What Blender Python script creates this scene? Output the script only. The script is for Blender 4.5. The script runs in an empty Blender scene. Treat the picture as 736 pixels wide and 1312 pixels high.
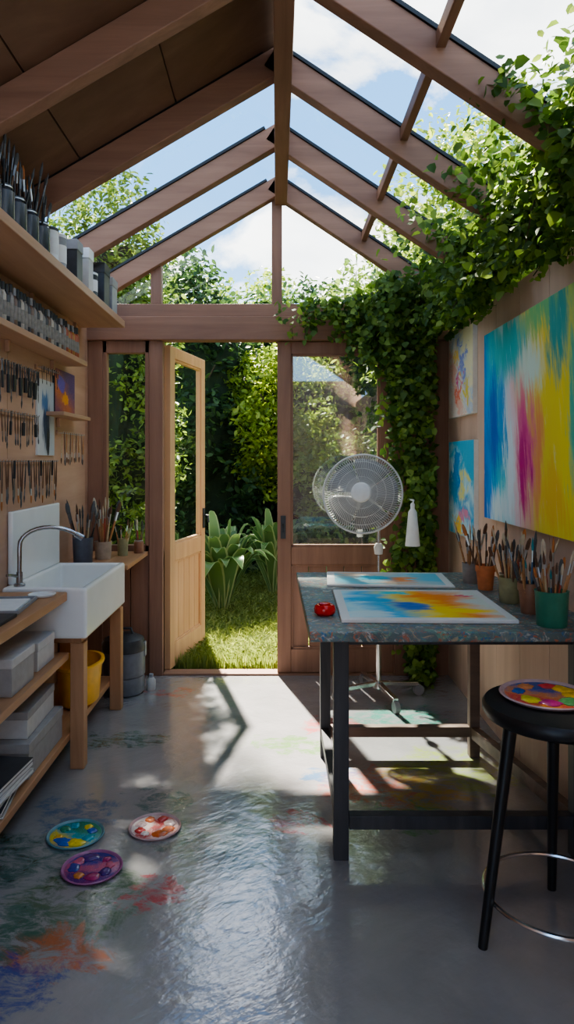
import bpy, bmesh, math, random
import numpy as np
from mathutils import Vector, Matrix, Euler, noise as mnoise
random.seed(7)
rng = np.random.default_rng(7)
S = bpy.context.scene
COL = S.collection
PI = math.pi
R = math.radians

# ------------------------------------------------------------------ helpers
class MB:
    def __init__(self):
        self.v = []; self.f = []; self.m = []
    def add(self, vs, fs, mi=0):
        o = len(self.v)
        self.v += [tuple(p) for p in vs]
        self.f += [tuple(i + o for i in f) for f in fs]
        self.m += [mi] * len(fs)
        return self
    def box(self, x0, x1, y0, y1, z0, z1, mi=0):
        vs = [(x, y, z) for z in (z0, z1) for y in (y0, y1) for x in (x0, x1)]
        return self.add(vs, [(0, 2, 3, 1), (4, 5, 7, 6), (0, 1, 5, 4), (2, 6, 7, 3), (0, 4, 6, 2), (1, 3, 7, 5)], mi)
    def bar(self, p0, p1, w, h, up=(0, 0, 1), mi=0, w1=None, h1=None):
        p0 = Vector(p0); p1 = Vector(p1); d = (p1 - p0).normalized()
        s = d.cross(Vector(up)).normalized(); u = s.cross(d)
        w1 = w if w1 is None else w1; h1 = h if h1 is None else h1
        vs = []
        for p, a, b in ((p0, w, h), (p1, w1, h1)):
            for sx, sy in ((-1, -1), (1, -1), (1, 1), (-1, 1)):
                vs.append(p + s * sx * a / 2 + u * sy * b / 2)
        return self.add(vs, [(3, 2, 1, 0), (4, 5, 6, 7), (0, 1, 5, 4), (1, 2, 6, 5), (2, 3, 7, 6), (3, 0, 4, 7)], mi)
    def tube(self, pts, r, n=8, closed=False, mi=0):
        pts = [Vector(p) for p in pts]; k = len(pts)
        rs = r if isinstance(r, (list, tuple)) else [r] * k
        vs = []; prev = None
        for i, p in enumerate(pts):
            if closed: d = pts[(i + 1) % k] - pts[i - 1]
            else: d = pts[min(i + 1, k - 1)] - pts[max(i - 1, 0)]
            d.normalize()
            if prev is None:
                a = Vector((0, 0, 1)) if abs(d.z) < .9 else Vector((1, 0, 0))
                s = d.cross(a).normalized()
            else:
                s = prev - d * prev.dot(d); s.normalize()
            prev = s; u = d.cross(s)
            for j in range(n):
                t = 2 * PI * j / n
                vs.append(p + (s * math.cos(t) + u * math.sin(t)) * rs[i])
        fs = []
        for i in range(k if closed else k - 1):
            a = i * n; b = ((i + 1) % k) * n
            for j in range(n):
                fs.append((a + j, a + (j + 1) % n, b + (j + 1) % n, b + j))
        if not closed:
            fs.append(tuple(range(n - 1, -1, -1))); fs.append(tuple((k - 1) * n + j for j in range(n)))
        return self.add(vs, fs, mi)
    def lathe(self, prof, c=(0, 0, 0), n=24, mi=0):
        vs = []; rings = []
        for r, z in prof:
            if r < 1e-6:
                rings.append([len(vs)]); vs.append((c[0], c[1], c[2] + z))
            else:
                rings.append(list(range(len(vs), len(vs) + n)))
                for j in range(n):
                    t = 2 * PI * j / n
                    vs.append((c[0] + r * math.cos(t), c[1] + r * math.sin(t), c[2] + z))
        fs = []
        for a, b in zip(rings, rings[1:]):
            for j in range(n):
                j2 = (j + 1) % n
                if len(a) == 1 and len(b) == 1: continue
                if len(a) == 1: fs.append((a[0], b[j2], b[j]))
                elif len(b) == 1: fs.append((a[j], a[j2], b[0]))
                else: fs.append((a[j], a[j2], b[j2], b[j]))
        return self.add(vs, fs, mi)
    def openbox(self, x0, x1, y0, y1, z0, z1, t, ft=None, taper=0, mi=0):
        ft = t if ft is None else ft
        def ring(dx, z, tp=0):
            return [(x0 + dx + tp, y0 + dx + tp, z), (x1 - dx - tp, y0 + dx + tp, z), (x1 - dx - tp, y1 - dx - tp, z), (x0 + dx + tp, y1 - dx - tp, z)]
        vs = ring(0, z0, taper) + ring(0, z1) + ring(t, z1) + ring(t, z0 + ft, taper)
        fs = [(3, 2, 1, 0)]
        for a, b in ((0, 4), (4, 8), (8, 12)):
            for j in range(4):
                fs.append((a + j, a + (j + 1) % 4, b + (j + 1) % 4, b + j))
        fs.append((12, 13, 14, 15))
        return self.add(vs, fs, mi)
    def xf(self, M):
        self.v = [tuple(M @ Vector(p)) for p in self.v]; return self
    def build(self, name, mats, parent=None, bevel=0, smooth=False, seg=2):
        me = bpy.data.meshes.new(name)
        me.from_pydata(self.v, [], self.f)
        if not isinstance(mats, (list, tuple)): mats = [mats]
        for m in mats: me.materials.append(m)
        for p, mi in zip(me.polygons, self.m): p.material_index = mi
        bm = bmesh.new(); bm.from_mesh(me); bmesh.ops.recalc_face_normals(bm, faces=bm.faces[:]); bm.to_mesh(me); bm.free()
        if smooth:
            me.shade_smooth(); me.set_sharp_from_angle(angle=R(38))
        o = bpy.data.objects.new(name, me); COL.objects.link(o)
        if bevel:
            b = o.modifiers.new('Bevel', 'BEVEL'); b.width = bevel; b.segments = seg; b.limit_method = 'ANGLE'
        if parent: o.parent = parent
        return o

def tag(o, label=None, cat=None, group=None, kind=None):
    if label: o['label'] = label
    if cat: o['category'] = cat
    if group: o['group'] = group
    if kind: o['kind'] = kind
    return o
def thing(name, label, cat, loc=(0, 0, 0), rot=(0, 0, 0), group=None):
    o = bpy.data.objects.new(name, None); COL.objects.link(o)
    o.empty_display_size = .05
    o.location = loc; o.rotation_euler = rot
    return tag(o, label, cat, group)
def struct(o, label=None):
    o['kind'] = 'structure'
    if label: o['label'] = label
    return o
KIDS = {}
def kids(o):
    if o.name not in KIDS: KIDS[o.name] = [c for c in bpy.data.objects if c.parent == o]
    return KIDS[o.name]
def dup(root, loc, rot=(0, 0, 0), label=None, group=None, scale=1):
    r = root.copy(); COL.objects.link(r); r.location = loc; r.rotation_euler = rot; r.scale = (scale,) * 3
    if label: r['label'] = label
    if group: r['group'] = group
    for ch in kids(root):
        c = ch.copy(); COL.objects.link(c); c.parent = r
        for g in kids(ch):
            d = g.copy(); COL.objects.link(d); d.parent = c
    return r
class Pool:
    """first use moves the prototype itself, then copies"""
    def __init__(self, proto): self.p = proto; self.used = False; kids(proto)
    def put(self, loc, rot=(0, 0, 0), label=None, group=None, scale=1):
        if not self.used:
            self.used = True; o = self.p; o.location = loc; o.rotation_euler = rot; o.scale = (scale,) * 3
            if label: o['label'] = label
            if group: o['group'] = group
            return o
        return dup(self.p, loc, rot, label, group, scale)

# ------------------------------------------------------------------ materials
def newmat(name):
    m = bpy.data.materials.new(name); m.use_nodes = True
    nt = m.node_tree
    return m, nt, nt.nodes['Principled BSDF'], nt.nodes['Material Output']
def nd(nt, t, **kw):
    n = nt.nodes.new(t)
    for k, v in kw.items(): setattr(n, k, v)
    return n
def math_(nt, op, a, b=None, clamp=False):
    n = nt.nodes.new('ShaderNodeMath'); n.operation = op; n.use_clamp = clamp
    for i, x in enumerate((a, b)):
        if x is None: continue
        if isinstance(x, (int, float)): n.inputs[i].default_value = x
        else: nt.links.new(x, n.inputs[i])
    return n.outputs[0]
def ramp(nt, fac, stops, interp='LINEAR'):
    n = nt.nodes.new('ShaderNodeValToRGB'); cr = n.color_ramp; cr.interpolation = interp
    while len(cr.elements) < len(stops): cr.elements.new(.5)
    for e, (p, c) in zip(cr.elements, stops):
        e.position = p; e.color = (*c, 1) if len(c) == 3 else c
    nt.links.new(fac, n.inputs[0]); return n.outputs[0]
def mixc(nt, fac, a, b, blend='MIX'):
    n = nt.nodes.new('ShaderNodeMix'); n.data_type = 'RGBA'; n.blend_type = blend
    if isinstance(fac, (int, float)): n.inputs[0].default_value = fac
    else: nt.links.new(fac, n.inputs[0])
    for i, x in ((6, a), (7, b)):
        if isinstance(x, tuple): n.inputs[i].default_value = (*x, 1)
        else: nt.links.new(x, n.inputs[i])
    return n.outputs[2]
def noise(nt, vec, scale, detail=4, rough=.55, dist=0):
    n = nd(nt, 'ShaderNodeTexNoise'); n.inputs['Scale'].default_value = scale; n.inputs['Detail'].default_value = detail
    n.inputs['Roughness'].default_value = rough; n.inputs['Distortion'].default_value = dist
    if vec is not None: nt.links.new(vec, n.inputs['Vector'])
    return n
def mapping(nt, vec, scale=(1, 1, 1), loc=(0, 0, 0), rot=(0, 0, 0)):
    n = nd(nt, 'ShaderNodeMapping'); n.inputs['Scale'].default_value = scale; n.inputs['Location'].default_value = loc; n.inputs['Rotation'].default_value = rot
    nt.links.new(vec, n.inputs['Vector']); return n.outputs[0]
def bump(nt, h, bsdf, strength=.2, dist=.01):
    b = nd(nt, 'ShaderNodeBump'); b.inputs['Strength'].default_value = strength; b.inputs['Distance'].default_value = dist
    nt.links.new(h, b.inputs['Height']); nt.links.new(b.outputs[0], bsdf.inputs['Normal'])
    return b.outputs[0]
def plain(name, c, rough=.5, metal=0, var=.15, scale=30, bmp=.05):
    m, nt, b, out = newmat(name)
    tc = nd(nt, 'ShaderNodeTexCoord').outputs['Object']
    n = noise(nt, tc, scale, 5)
    col = ramp(nt, n.outputs[0], [(.3, tuple(x * (1 - var) for x in c)), (.7, tuple(min(1, x * (1 + var)) for x in c))])
    nt.links.new(col, b.inputs['Base Color']); b.inputs['Roughness'].default_value = rough; b.inputs['Metallic'].default_value = metal
    if bmp: bump(nt, n.outputs[0], b, bmp, .003)
    return m
def wood(name, c1, c2, axis='z', rough=.55, s=14, bmp=.15, spec=.35):
    m, nt, b, out = newmat(name)
    tc = nd(nt, 'ShaderNodeTexCoord').outputs['Object']
    sc = {'x': (.07, 1, 1), 'y': (1, .07, 1), 'z': (1, 1, .07)}[axis]
    v = mapping(nt, tc, sc)
    n = noise(nt, v, s, 7, .65, .6)
    n2 = noise(nt, tc, 2.2, 3)
    f = math_(nt, 'ADD', math_(nt, 'MULTIPLY', n.outputs[0], .75), math_(nt, 'MULTIPLY', n2.outputs[0], .25))
    col = ramp(nt, f, [(.32, c1), (.52, tuple((a + d) / 2 for a, d in zip(c1, c2))), (.68, c2)])
    nt.links.new(col, b.inputs['Base Color']); b.inputs['Roughness'].default_value = rough
    b.inputs['Specular IOR Level'].default_value = spec
    bump(nt, n.outputs[0], b, bmp, .004)
    return m
def art(name, base, ang=0, axes=(1, 2), flip=(False, False), warp=.25, wscale=3, stretch=(1, 1), blobs=(), rough=.5, coord='Generated', border=None, white=.35, streak=0, srot=.25):
    m, nt, b, out = newmat(name)
    tc = nd(nt, 'ShaderNodeTexCoord').outputs[coord]
    sp = nd(nt, 'ShaderNodeSeparateXYZ'); nt.links.new(tc, sp.inputs[0])
    U, V = sp.outputs[axes[0]], sp.outputs[axes[1]]
    if flip[0]: U = math_(nt, 'SUBTRACT', 1, U)
    if flip[1]: V = math_(nt, 'SUBTRACT', 1, V)
    cb = nd(nt, 'ShaderNodeCombineXYZ'); nt.links.new(U, cb.inputs[0]); nt.links.new(V, cb.inputs[1])
    mp = mapping(nt, cb.outputs[0], (stretch[0], stretch[1], 1), rot=(0, 0, .3))
    n = noise(nt, mp, wscale, 6, .6, .8)
    sc = nd(nt, 'ShaderNodeSeparateColor'); nt.links.new(n.outputs['Color'], sc.inputs[0])
    U2 = math_(nt, 'ADD', U, math_(nt, 'MULTIPLY', math_(nt, 'SUBTRACT', sc.outputs[0], .5), warp * 2))
    V2 = math_(nt, 'ADD', V, math_(nt, 'MULTIPLY', math_(nt, 'SUBTRACT', sc.outputs[1], .5), warp * 2))
    st = noise(nt, mapping(nt, mapping(nt, cb.outputs[0], rot=(0, 0, srot)), (stretch[0] * 5, stretch[1] * 5, 1)), wscale * 2, 5, .7)
    if streak:
        sk = noise(nt, mapping(nt, mapping(nt, cb.outputs[0], rot=(0, 0, srot)), (16, 1.3, 1)), 2.2, 8, .75, .4)
        s2 = nd(nt, 'ShaderNodeSeparateColor'); nt.links.new(sk.outputs['Color'], s2.inputs[0])
        U2 = math_(nt, 'ADD', U2, math_(nt, 'MULTIPLY', math_(nt, 'SUBTRACT', s2.outputs[0], .5), streak))
        V2 = math_(nt, 'ADD', V2, math_(nt, 'MULTIPLY', math_(nt, 'SUBTRACT', s2.outputs[1], .5), streak * 2.2))
        st = sk
    t = math_(nt, 'ADD', math_(nt, 'MULTIPLY', U2, math.cos(ang)), math_(nt, 'MULTIPLY', V2, math.sin(ang)))
    col = ramp(nt, t, base)
    for (cu, cv, ru, rv, c, soft) in blobs:
        a = math_(nt, 'DIVIDE', math_(nt, 'SUBTRACT', U2, cu), ru); d = math_(nt, 'DIVIDE', math_(nt, 'SUBTRACT', V2, cv), rv)
        r2 = math_(nt, 'ADD', math_(nt, 'MULTIPLY', a, a), math_(nt, 'MULTIPLY', d, d))
        mr = nd(nt, 'ShaderNodeMapRange', interpolation_type='SMOOTHSTEP'); nt.links.new(r2, mr.inputs[0])
        mr.inputs[1].default_value = 1; mr.inputs[2].default_value = 1 - soft; mr.inputs[3].default_value = 0; mr.inputs[4].default_value = 1
        col = mixc(nt, mr.outputs[0], col, c)
    hl = ramp(nt, st.outputs[0], [(.58, (0, 0, 0)), (.70, (white, white, white))])
    col = mixc(nt, hl, col, (.82, .84, .82))
    if border:
        e = math_(nt, 'MINIMUM', math_(nt, 'MINIMUM', U, math_(nt, 'SUBTRACT', 1, U)), math_(nt, 'MINIMUM', V, math_(nt, 'SUBTRACT', 1, V)))
        k = math_(nt, 'LESS_THAN', e, border)
        col = mixc(nt, k, col, (.66, .66, .64))
    nt.links.new(col, b.inputs['Base Color']); b.inputs['Roughness'].default_value = rough
    b.inputs['Specular IOR Level'].default_value = .25
    bump(nt, st.outputs[0], b, .15, .003)
    return m
def leafmat(name, cols, trans=.4, rough=.45):
    m, nt, b, out = newmat(name)
    g = nd(nt, 'ShaderNodeNewGeometry')
    col = ramp(nt, g.outputs['Random Per Island'], [(i / (len(cols) - 1), c) for i, c in enumerate(cols)])
    nt.links.new(col, b.inputs['Base Color']); b.inputs['Roughness'].default_value = rough
    b.inputs['Specular IOR Level'].default_value = .3
    tr = nd(nt, 'ShaderNodeBsdfTranslucent')
    tcol = mixc(nt, 1, col, (1.0, .95, .5), 'MULTIPLY')
    nt.links.new(mixc(nt, .5, tcol, col, 'ADD'), tr.inputs[0])
    mx = nd(nt, 'ShaderNodeMixShader'); mx.inputs[0].default_value = trans
    nt.links.new(b.outputs[0], mx.inputs[1]); nt.links.new(tr.outputs[0], mx.inputs[2]); nt.links.new(mx.outputs[0], out.inputs[0])
    return m
def glassmat(name, tint=(.93, .96, .95), refl=.6, base=.05, haze=0):
    m, nt, b, out = newmat(name)
    nt.nodes.remove(b)
    lw = nd(nt, 'ShaderNodeLayerWeight'); lw.inputs[0].default_value = .5
    f = math_(nt, 'ADD', math_(nt, 'MULTIPLY', math_(nt, 'POWER', lw.outputs['Facing'], 4), refl), base, True)
    t = nd(nt, 'ShaderNodeBsdfTransparent'); t.inputs[0].default_value = (*tint, 1)
    g = nd(nt, 'ShaderNodeBsdfGlossy'); g.inputs['Roughness'].default_value = .02
    mx = nd(nt, 'ShaderNodeMixShader'); nt.links.new(f, mx.inputs[0]); nt.links.new(t.outputs[0], mx.inputs[1]); nt.links.new(g.outputs[0], mx.inputs[2])
    res = mx.outputs[0]
    if haze:
        tc = nd(nt, 'ShaderNodeTexCoord').outputs['Object']
        hn = noise(nt, mapping(nt, tc, (3, 3, 1)), 2.5, 6)
        hf = math_(nt, 'MULTIPLY', hn.outputs[0], haze * 2)
        d = nd(nt, 'ShaderNodeBsdfDiffuse'); d.inputs[0].default_value = (.6, .65, .68, 1)
        m2 = nd(nt, 'ShaderNodeMixShader'); nt.links.new(hf, m2.inputs[0]); nt.links.new(res, m2.inputs[1]); nt.links.new(d.outputs[0], m2.inputs[2]); res = m2.outputs[0]
    nt.links.new(res, out.inputs[0]); return m

W1, W2 = (.215, .112, .072), (.36, .195, .128)
W_FR_X = wood('timber_x', W1, W2, 'x')
W_FR_Z = wood('timber_z', W1, W2, 'z')
W_FR_Y = wood('timber_y', W1, W2, 'y')
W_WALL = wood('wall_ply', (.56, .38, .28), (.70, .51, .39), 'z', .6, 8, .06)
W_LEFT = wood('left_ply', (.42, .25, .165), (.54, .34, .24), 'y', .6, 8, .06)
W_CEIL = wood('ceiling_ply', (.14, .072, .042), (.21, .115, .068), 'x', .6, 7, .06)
W_BENCH = wood('bench_wood', (.36, .18, .09), (.52, .29, .155), 'y', .5, 14, .1)
W_LEG = wood('bench_leg_wood', (.36, .18, .09), (.52, .29, .155), 'z', .5, 14, .1)
W_DOOR_LIT = wood('door_wood', (.46, .26, .13), (.62, .37, .20), 'z', .5, 12, .1)  # open leaf only: sunlight on it is lightened into the timber colour
W_SHELF = wood('shelf_wood', (.38, .22, .14), (.52, .32, .21), 'y', .5, 12, .08)
GLASS = glassmat('clear_glass')
GLASSD = glassmat('door_glass', (.70, .76, .76), .6, .28, .09)
BLACK = plain('black_seal', (.012, .013, .015), .5)
CHROME = plain('chrome', (.80, .81, .83), .2, 1, .03, 10, 0)
DCHROME = plain('dark_chrome', (.42, .42, .43), .22, 1, .03, 10, 0)
STEEL = plain('brushed_steel', (.5, .5, .5), .35, 1, .1, 60, .03)
PALEM = plain('pale_metal', (.62, .62, .62), .25, 1, .04, 10, 0)
CERAMIC = plain('white_ceramic', (.80, .79, .76), .2, 0, .03, 6, .02)
WHITEP = plain('white_plastic', (.74, .74, .72), .4, 0, .05)
GREYP = plain('grey_plastic', (.28, .28, .29), .5, 0, .1)
DARKP = plain('dark_plastic', (.035, .037, .042), .45, 0, .2)
YELLOW = plain('yellow_plastic', (.85, .45, .04), .4, 0, .08)
REDP = plain('red_paint', (.6, .02, .015), .2, 0, .15)
CARD = plain('grey_card', (.33, .31, .29), .75, 0, .08)
CARDL = plain('pale_card', (.5, .48, .45), .75, 0, .06)
PAPER = plain('paper', (.72, .71, .68), .8, 0, .05)
GLABEL = plain('grey_label', (.24, .22, .20), .7, 0, .3, 50, 0)
BLACKM = plain('black_metal', (.012, .012, .013), .4, 0, .2)

def speckle(name, base, cols, rough=.5, scale=18):
    m, nt, b, out = newmat(name)
    tc = nd(nt, 'ShaderNodeTexCoord').outputs['Object']
    n0 = noise(nt, tc, 5, 5); col = ramp(nt, n0.outputs[0], [(.3, tuple(x * .6 for x in base)), (.7, tuple(x * 1.4 for x in base))])
    for i, c in enumerate(cols):
        v = mapping(nt, tc, (1, 1, 1), (i * 7.3, i * 3.1, i * 1.7))
        a = noise(nt, v, scale * (0.5 + .35 * i), 6, .7, 1.5)
        k = ramp(nt, a.outputs[0], [(.55, (0, 0, 0)), (.62, (1, 1, 1))])
        col = mixc(nt, k, col, c)
    nt.links.new(col, b.inputs['Base Color']); b.inputs['Roughness'].default_value = rough
    bump(nt, n0.outputs[0], b, .15, .005)
    return m
TABLETOP = speckle('splattered_tabletop', (.10, .14, .14), [(.12, .26, .20), (.36, .28, .18), (.03, .13, .26), (.36, .38, .35), (.38, .12, .06)], .45)
TABLELEG = wood('dark_table_wood', (.04, .042, .048), (.095, .095, .10), 'z', .5, 14, .1)
TABLERAIL = wood('brown_table_wood', (.13, .09, .07), (.26, .18, .14), 'x', .5, 14, .1)

# ------------------------------------------------------------------ room constants
XL, XR, YF, YB = -1.16, 1.056, 4.32, -.7
RZ = 3.055; ML, MR = .585, .665
def zr(x): return RZ - MR * x if x > 0 else RZ + ML * x
HEAD0, HEAD1, HEAD2 = 2.055, 2.20, 2.28

# floor
def floor_mat():
    m, nt, b, out = newmat('painted_floor')
    tc = nd(nt, 'ShaderNodeTexCoord').outputs['Object']
    n0 = noise(nt, tc, 1.8, 6, .6, .5)
    col = ramp(nt, n0.outputs[0], [(.3, (.225, .225, .235)), (.7, (.33, .325, .33))])
    wn = noise(nt, tc, 4, 6, .7, 1)
    sp = nd(nt, 'ShaderNodeSeparateXYZ'); nt.links.new(tc, sp.inputs[0])
    sc = nd(nt, 'ShaderNodeSeparateColor'); nt.links.new(wn.outputs['Color'], sc.inputs[0])
    fine = noise(nt, mapping(nt, tc, (1, 1.8, 1), rot=(0, 0, .5)), 11, 10, .78, .6)
    U = math_(nt, 'ADD', sp.outputs[0], math_(nt, 'MULTIPLY', math_(nt, 'SUBTRACT', sc.outputs[0], .5), .5))
    V = math_(nt, 'ADD', sp.outputs[1], math_(nt, 'MULTIPLY', math_(nt, 'SUBTRACT', sc.outputs[1], .5), .5))
    spots = [(-.72, 3.3, .18, .12, (.04, .13, .08)), (.04, 3.25, .17, .12, (.12, .26, .06)), (-.85, 2.32, .23, .19, (.02, .10, .08)),
             (-.62, 2.08, .22, .21, (.04, .11, .04)), (-.60, 1.88, .15, .13, (.46, .12, .04)), (-.68, 1.74, .16, .13, (.02, .06, .28)),
             (-.365, 2.12, .10, .08, (.48, .05, .07)), (-.23, 2.45, .28, .16, (.06, .12, .11)), (.45, 2.85, .3, .2, (.50, .12, .07)),
             (.62, 3.6, .28, .2, (.03, .27, .20)), (-.6, 4.0, .15, .09, (.46, .12, .09)), (.07, 2.55, .09, .07, (.48, .09, .09)),
             (.75, 3.0, .32, .24, (.30, .38, .08)), (.3, 3.5, .18, .12, (.46, .12, .12)), (.5, 2.6, .22, .12, (.10, .26, .08)), (-.75, 2.62, .16, .14, (.04, .12, .22)),
             (.62, 2.75, .16, .12, (.46, .32, .06)), (-.8, 1.95, .15, .15, (.04, .13, .10)), (.25, 2.95, .12, .1, (.05, .15, .30)), (-.45, 2.75, .14, .10, (.05, .13, .12))]
    for i, (cx, cy, rx, ry, c) in enumerate(spots):
        a = math_(nt, 'DIVIDE', math_(nt, 'SUBTRACT', U, cx), rx); d = math_(nt, 'DIVIDE', math_(nt, 'SUBTRACT', V, cy), ry)
        r2 = math_(nt, 'SUBTRACT', 1, math_(nt, 'ADD', math_(nt, 'MULTIPLY', a, a), math_(nt, 'MULTIPLY', d, d)), True)
        k = math_(nt, 'MULTIPLY', r2, 2.2, True)
        fk = ramp(nt, fine.outputs[0], [(.42, (0, 0, 0)), (.56, (1, 1, 1))])
        k = math_(nt, 'MULTIPLY', k, fk, True)
        col = mixc(nt, math_(nt, 'MULTIPLY', k, .82), col, c)
    nt.links.new(col, b.inputs['Base Color'])
    rg = ramp(nt, noise(nt, tc, 5, 5).outputs[0], [(.3, (.12, .12, .12)), (.7, (.24, .24, .24))])
    nt.links.new(rg, b.inputs['Roughness']); b.inputs['Specular IOR Level'].default_value = .75
    h1 = noise(nt, tc, 6, 4, .5, .3); h2 = noise(nt, mapping(nt, tc, (1, 1, 1), rot=(0, 0, 1)), 26, 3, .5, .4)
    h3 = noise(nt, mapping(nt, mapping(nt, tc, rot=(0, 0, .7)), (5, 1, 1)), 12, 4, .6, .5)
    h4 = noise(nt, mapping(nt, mapping(nt, tc, rot=(0, 0, -.5)), (1, 6, 1)), 9, 4, .6, .5)
    h = math_(nt, 'ADD', math_(nt, 'ADD', h1.outputs[0], math_(nt, 'MULTIPLY', h2.outputs[0], .2)), math_(nt, 'ADD', math_(nt, 'MULTIPLY', h3.outputs[0], .14), math_(nt, 'MULTIPLY', h4.outputs[0], .14)))
    nb = bump(nt, h, b, .38, .012)
    b.inputs['Coat Weight'].default_value = 1; b.inputs['Coat Roughness'].default_value = .05; b.inputs['Coat IOR'].default_value = 1.6
    nt.links.new(nb, b.inputs['Coat Normal'])
    return m
struct(MB().box(XL - .1, XR + .1, YB, YF + .06, -.08, 0).build('floor', floor_mat()), 'glossy grey painted floor with paint stains')
# walls
mb = MB()
y = YB
mb.box(XL - .06, XL - .012, YB, YF + .05, 0, 2.36)
while y < YF + .04:
    y1 = min(y + .62, YF + .05); mb.box(XL - .014, XL, y + .002, y1 - .002, 0, 2.36); y = y1
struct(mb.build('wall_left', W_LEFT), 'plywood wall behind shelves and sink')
mb = MB(); mb.box(XR + .014, XR + .07, YB, YF + .05, 0, 2.10)
y = YF + .05; k = 0
while y > YB:
    y0 = max(y - .33, YB); mb.box(XR, XR + .016, y0 + .002, y - .002, 0, 2.10); y = y0; k += 1
struct(mb.build('wall_right', W_WALL), 'pale plywood board wall carrying the paintings')
# boarded wall behind the camera; left opening added to let sky light in
mb = MB(); mb.box(-.05, XR + .07, YB - .06, YB, 0, 2.38); mb.box(XL - .06, -1.05, YB - .06, YB, 0, 2.38); mb.box(-1.05, -.05, YB - .06, YB, 2.1, 2.38)
mb.add([(XL - .06, YB - .06, 2.38), (0, YB - .06, RZ), (0, YB - .06, 2.38), (XL - .06, YB, 2.38), (0, YB, RZ), (0, YB, 2.38)], [(0, 1, 2), (5, 4, 3), (0, 3, 4, 1), (1, 4, 5, 2), (0, 2, 5, 3)])
struct(mb.build('wall_back', W_WALL))
# far wall lower panels
mb = MB(); x = XL
while x < -.71:
    mb.box(x + .002, min(x + .13, -.70) - .002, YF, YF + .03, 0, .76); x += .13
mb.box(XL, -.70, YF + .02, YF + .05, 0, .76)
mb.box(.80, XR + .02, YF, YF + .05, 0, HEAD0)
struct(mb.build('wall_far', W_FR_Z), 'wooden boarding of the end wall')
# ceiling on the left slope
mb = MB()
def slab(mb, xa, xb, ya, yb, off, th, mi=0):
    za, zb = zr(xa) + off, zr(xb) + off
    vs = [(xa, ya, za), (xb, ya, zb), (xb, yb, zb), (xa, yb, za), (xa, ya, za + th), (xb, ya, zb + th), (xb, yb, zb + th), (xa, yb, za + th)]
    mb.add(vs, [(3, 2, 1, 0), (4, 5, 6, 7), (0, 1, 5, 4), (1, 2, 6, 5), (2, 3, 7, 6), (3, 0, 4, 7)], mi)
RY = [4.30, 3.63, 2.96, 2.30, 1.63, .96, .3, -.36]
edges = [YB] + RY[::-1][:6]
for ya, yb in zip(edges, edges[1:]):
    for xa, xb in ((-1.22, -.82), (-.82, -.42), (-.42, -.0001)):
        slab(mb, xa + .003, xb - .003, ya + .003, yb - .003, 0, .015)
slab(mb, -1.25, -.0001, YB, 2.99, .016, .03)
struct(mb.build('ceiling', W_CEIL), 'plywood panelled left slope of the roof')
# rafters, ridge, gable frame
n = 0
for yy in RY:
    for side in (-1, 1):
        n += 1
        m_ = ML if side < 0 else MR
        xe = 1.17 if side < 0 else 1.10
        nrm = Vector((side * m_, 0, 1)).normalized()
        p0 = Vector((side * .0, yy, RZ)) - nrm * .055; p1 = Vector((side * xe, yy, RZ - m_ * xe)) - nrm * .055
        o = struct(MB().bar(p0, p1, .066, .105, (0, 0, 1)).build('trim_%d' % n, W_FR_X, bevel=.004), 'sloping roof rafter')
        if side > 0 or yy > 2.9:
            MB().bar(p0 + nrm * .060 + Vector((side * .06, 0, -.06 * m_)), p1 + nrm * .060, .080, .014, (0, 0, 1)).build('glazing_seal', BLACK, o)
n += 1
struct(MB().box(-.012, .062, YB, YF, RZ - .17, RZ - .02).build('trim_%d' % n, W_FR_Y, bevel=.004), 'ridge beam')
n += 1
sx = .53
struct(MB().box(sx - .016, sx + .016, YB, YF, zr(sx) - .05, zr(sx) + .005).build('trim_%d' % n, W_FR_Y, bevel=.003), 'slim glazing bar along the glass roof')
n += 1
o = struct(MB().box(XL - .02, XR + .02, YF - .04, YF + .06, HEAD0, HEAD1).build('trim_%d' % n, W_FR_X, bevel=.005), 'heavy header beam over the doors')
n += 1
struct(MB().box(XL, XR, YF - .02, YF + .06, HEAD1, HEAD2).build('trim_%d' % n, W_FR_X, bevel=.005), 'sill rail of the gable window')
for xa, xb, za, zb in ((-.032, .032, HEAD2, RZ - .12), (-.775, -.71, HEAD2, 2.55), (.72, .785, HEAD2, 2.52),
                       (XL, -1.07, 0, HEAD0), (-.785, -.70, 0, HEAD0), (.72, .80, 0, HEAD0)):
    n += 1
    struct(MB().box(xa, xb, YF - .015, YF + .06, za, zb).build('trim_%d' % n, W_FR_Z, bevel=.004), 'upright timber post of the end wall')
n += 1
struct(MB().box(-.70, .72, YF - .01, YF + .09, -.02, .012).build('trim_%d' % n, W_FR_X, bevel=.003), 'door threshold')
# windows
w = 0
def pane(verts, mat=GLASS, label=None):
    global w
    w += 1
    o = MB().add(verts, [tuple(range(len(verts)))]).build('window_%d' % w, mat)
    struct(o, label); return o
g = YF + .03
pane([(-.032, g, HEAD2), (-.032, g, RZ - .05), (-.71, g, zr(-.71) - .05), (-.71, g, HEAD2)], label='left gable pane')
pane([(.032, g, HEAD2), (.72, g, HEAD2), (.72, g, zr(.72) - .05), (.032, g, RZ - .05)], label='right gable pane')
pane([(-.775, g, HEAD2), (-.775, g, zr(-.775) - .05), (-1.16, g, zr(-1.16) - .02), (-1.16, g, HEAD2)], label='small outer gable pane')
w += 1
mb = MB()
for a in ((-1.07, -1.045, .76, HEAD0), (-.81, -.785, .76, HEAD0)): mb.box(a[0], a[1], YF - .01, YF + .05, a[2], a[3])
mb.box(-1.07, -.785, YF - .01, YF + .05, .76, .80); mb.box(-1.07, -.785, YF - .01, YF + .05, 1.98, HEAD0)
o = struct(mb.build('window_%d' % w, W_FR_Z, bevel=.003), 'tall side window beside the open door')
MB().add([(-1.045, g, .80), (-.81, g, .80), (-.81, g, 1.98), (-1.045, g, 1.98)], [(0, 1, 2, 3)]).build('window_pane', GLASS, o)
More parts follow.
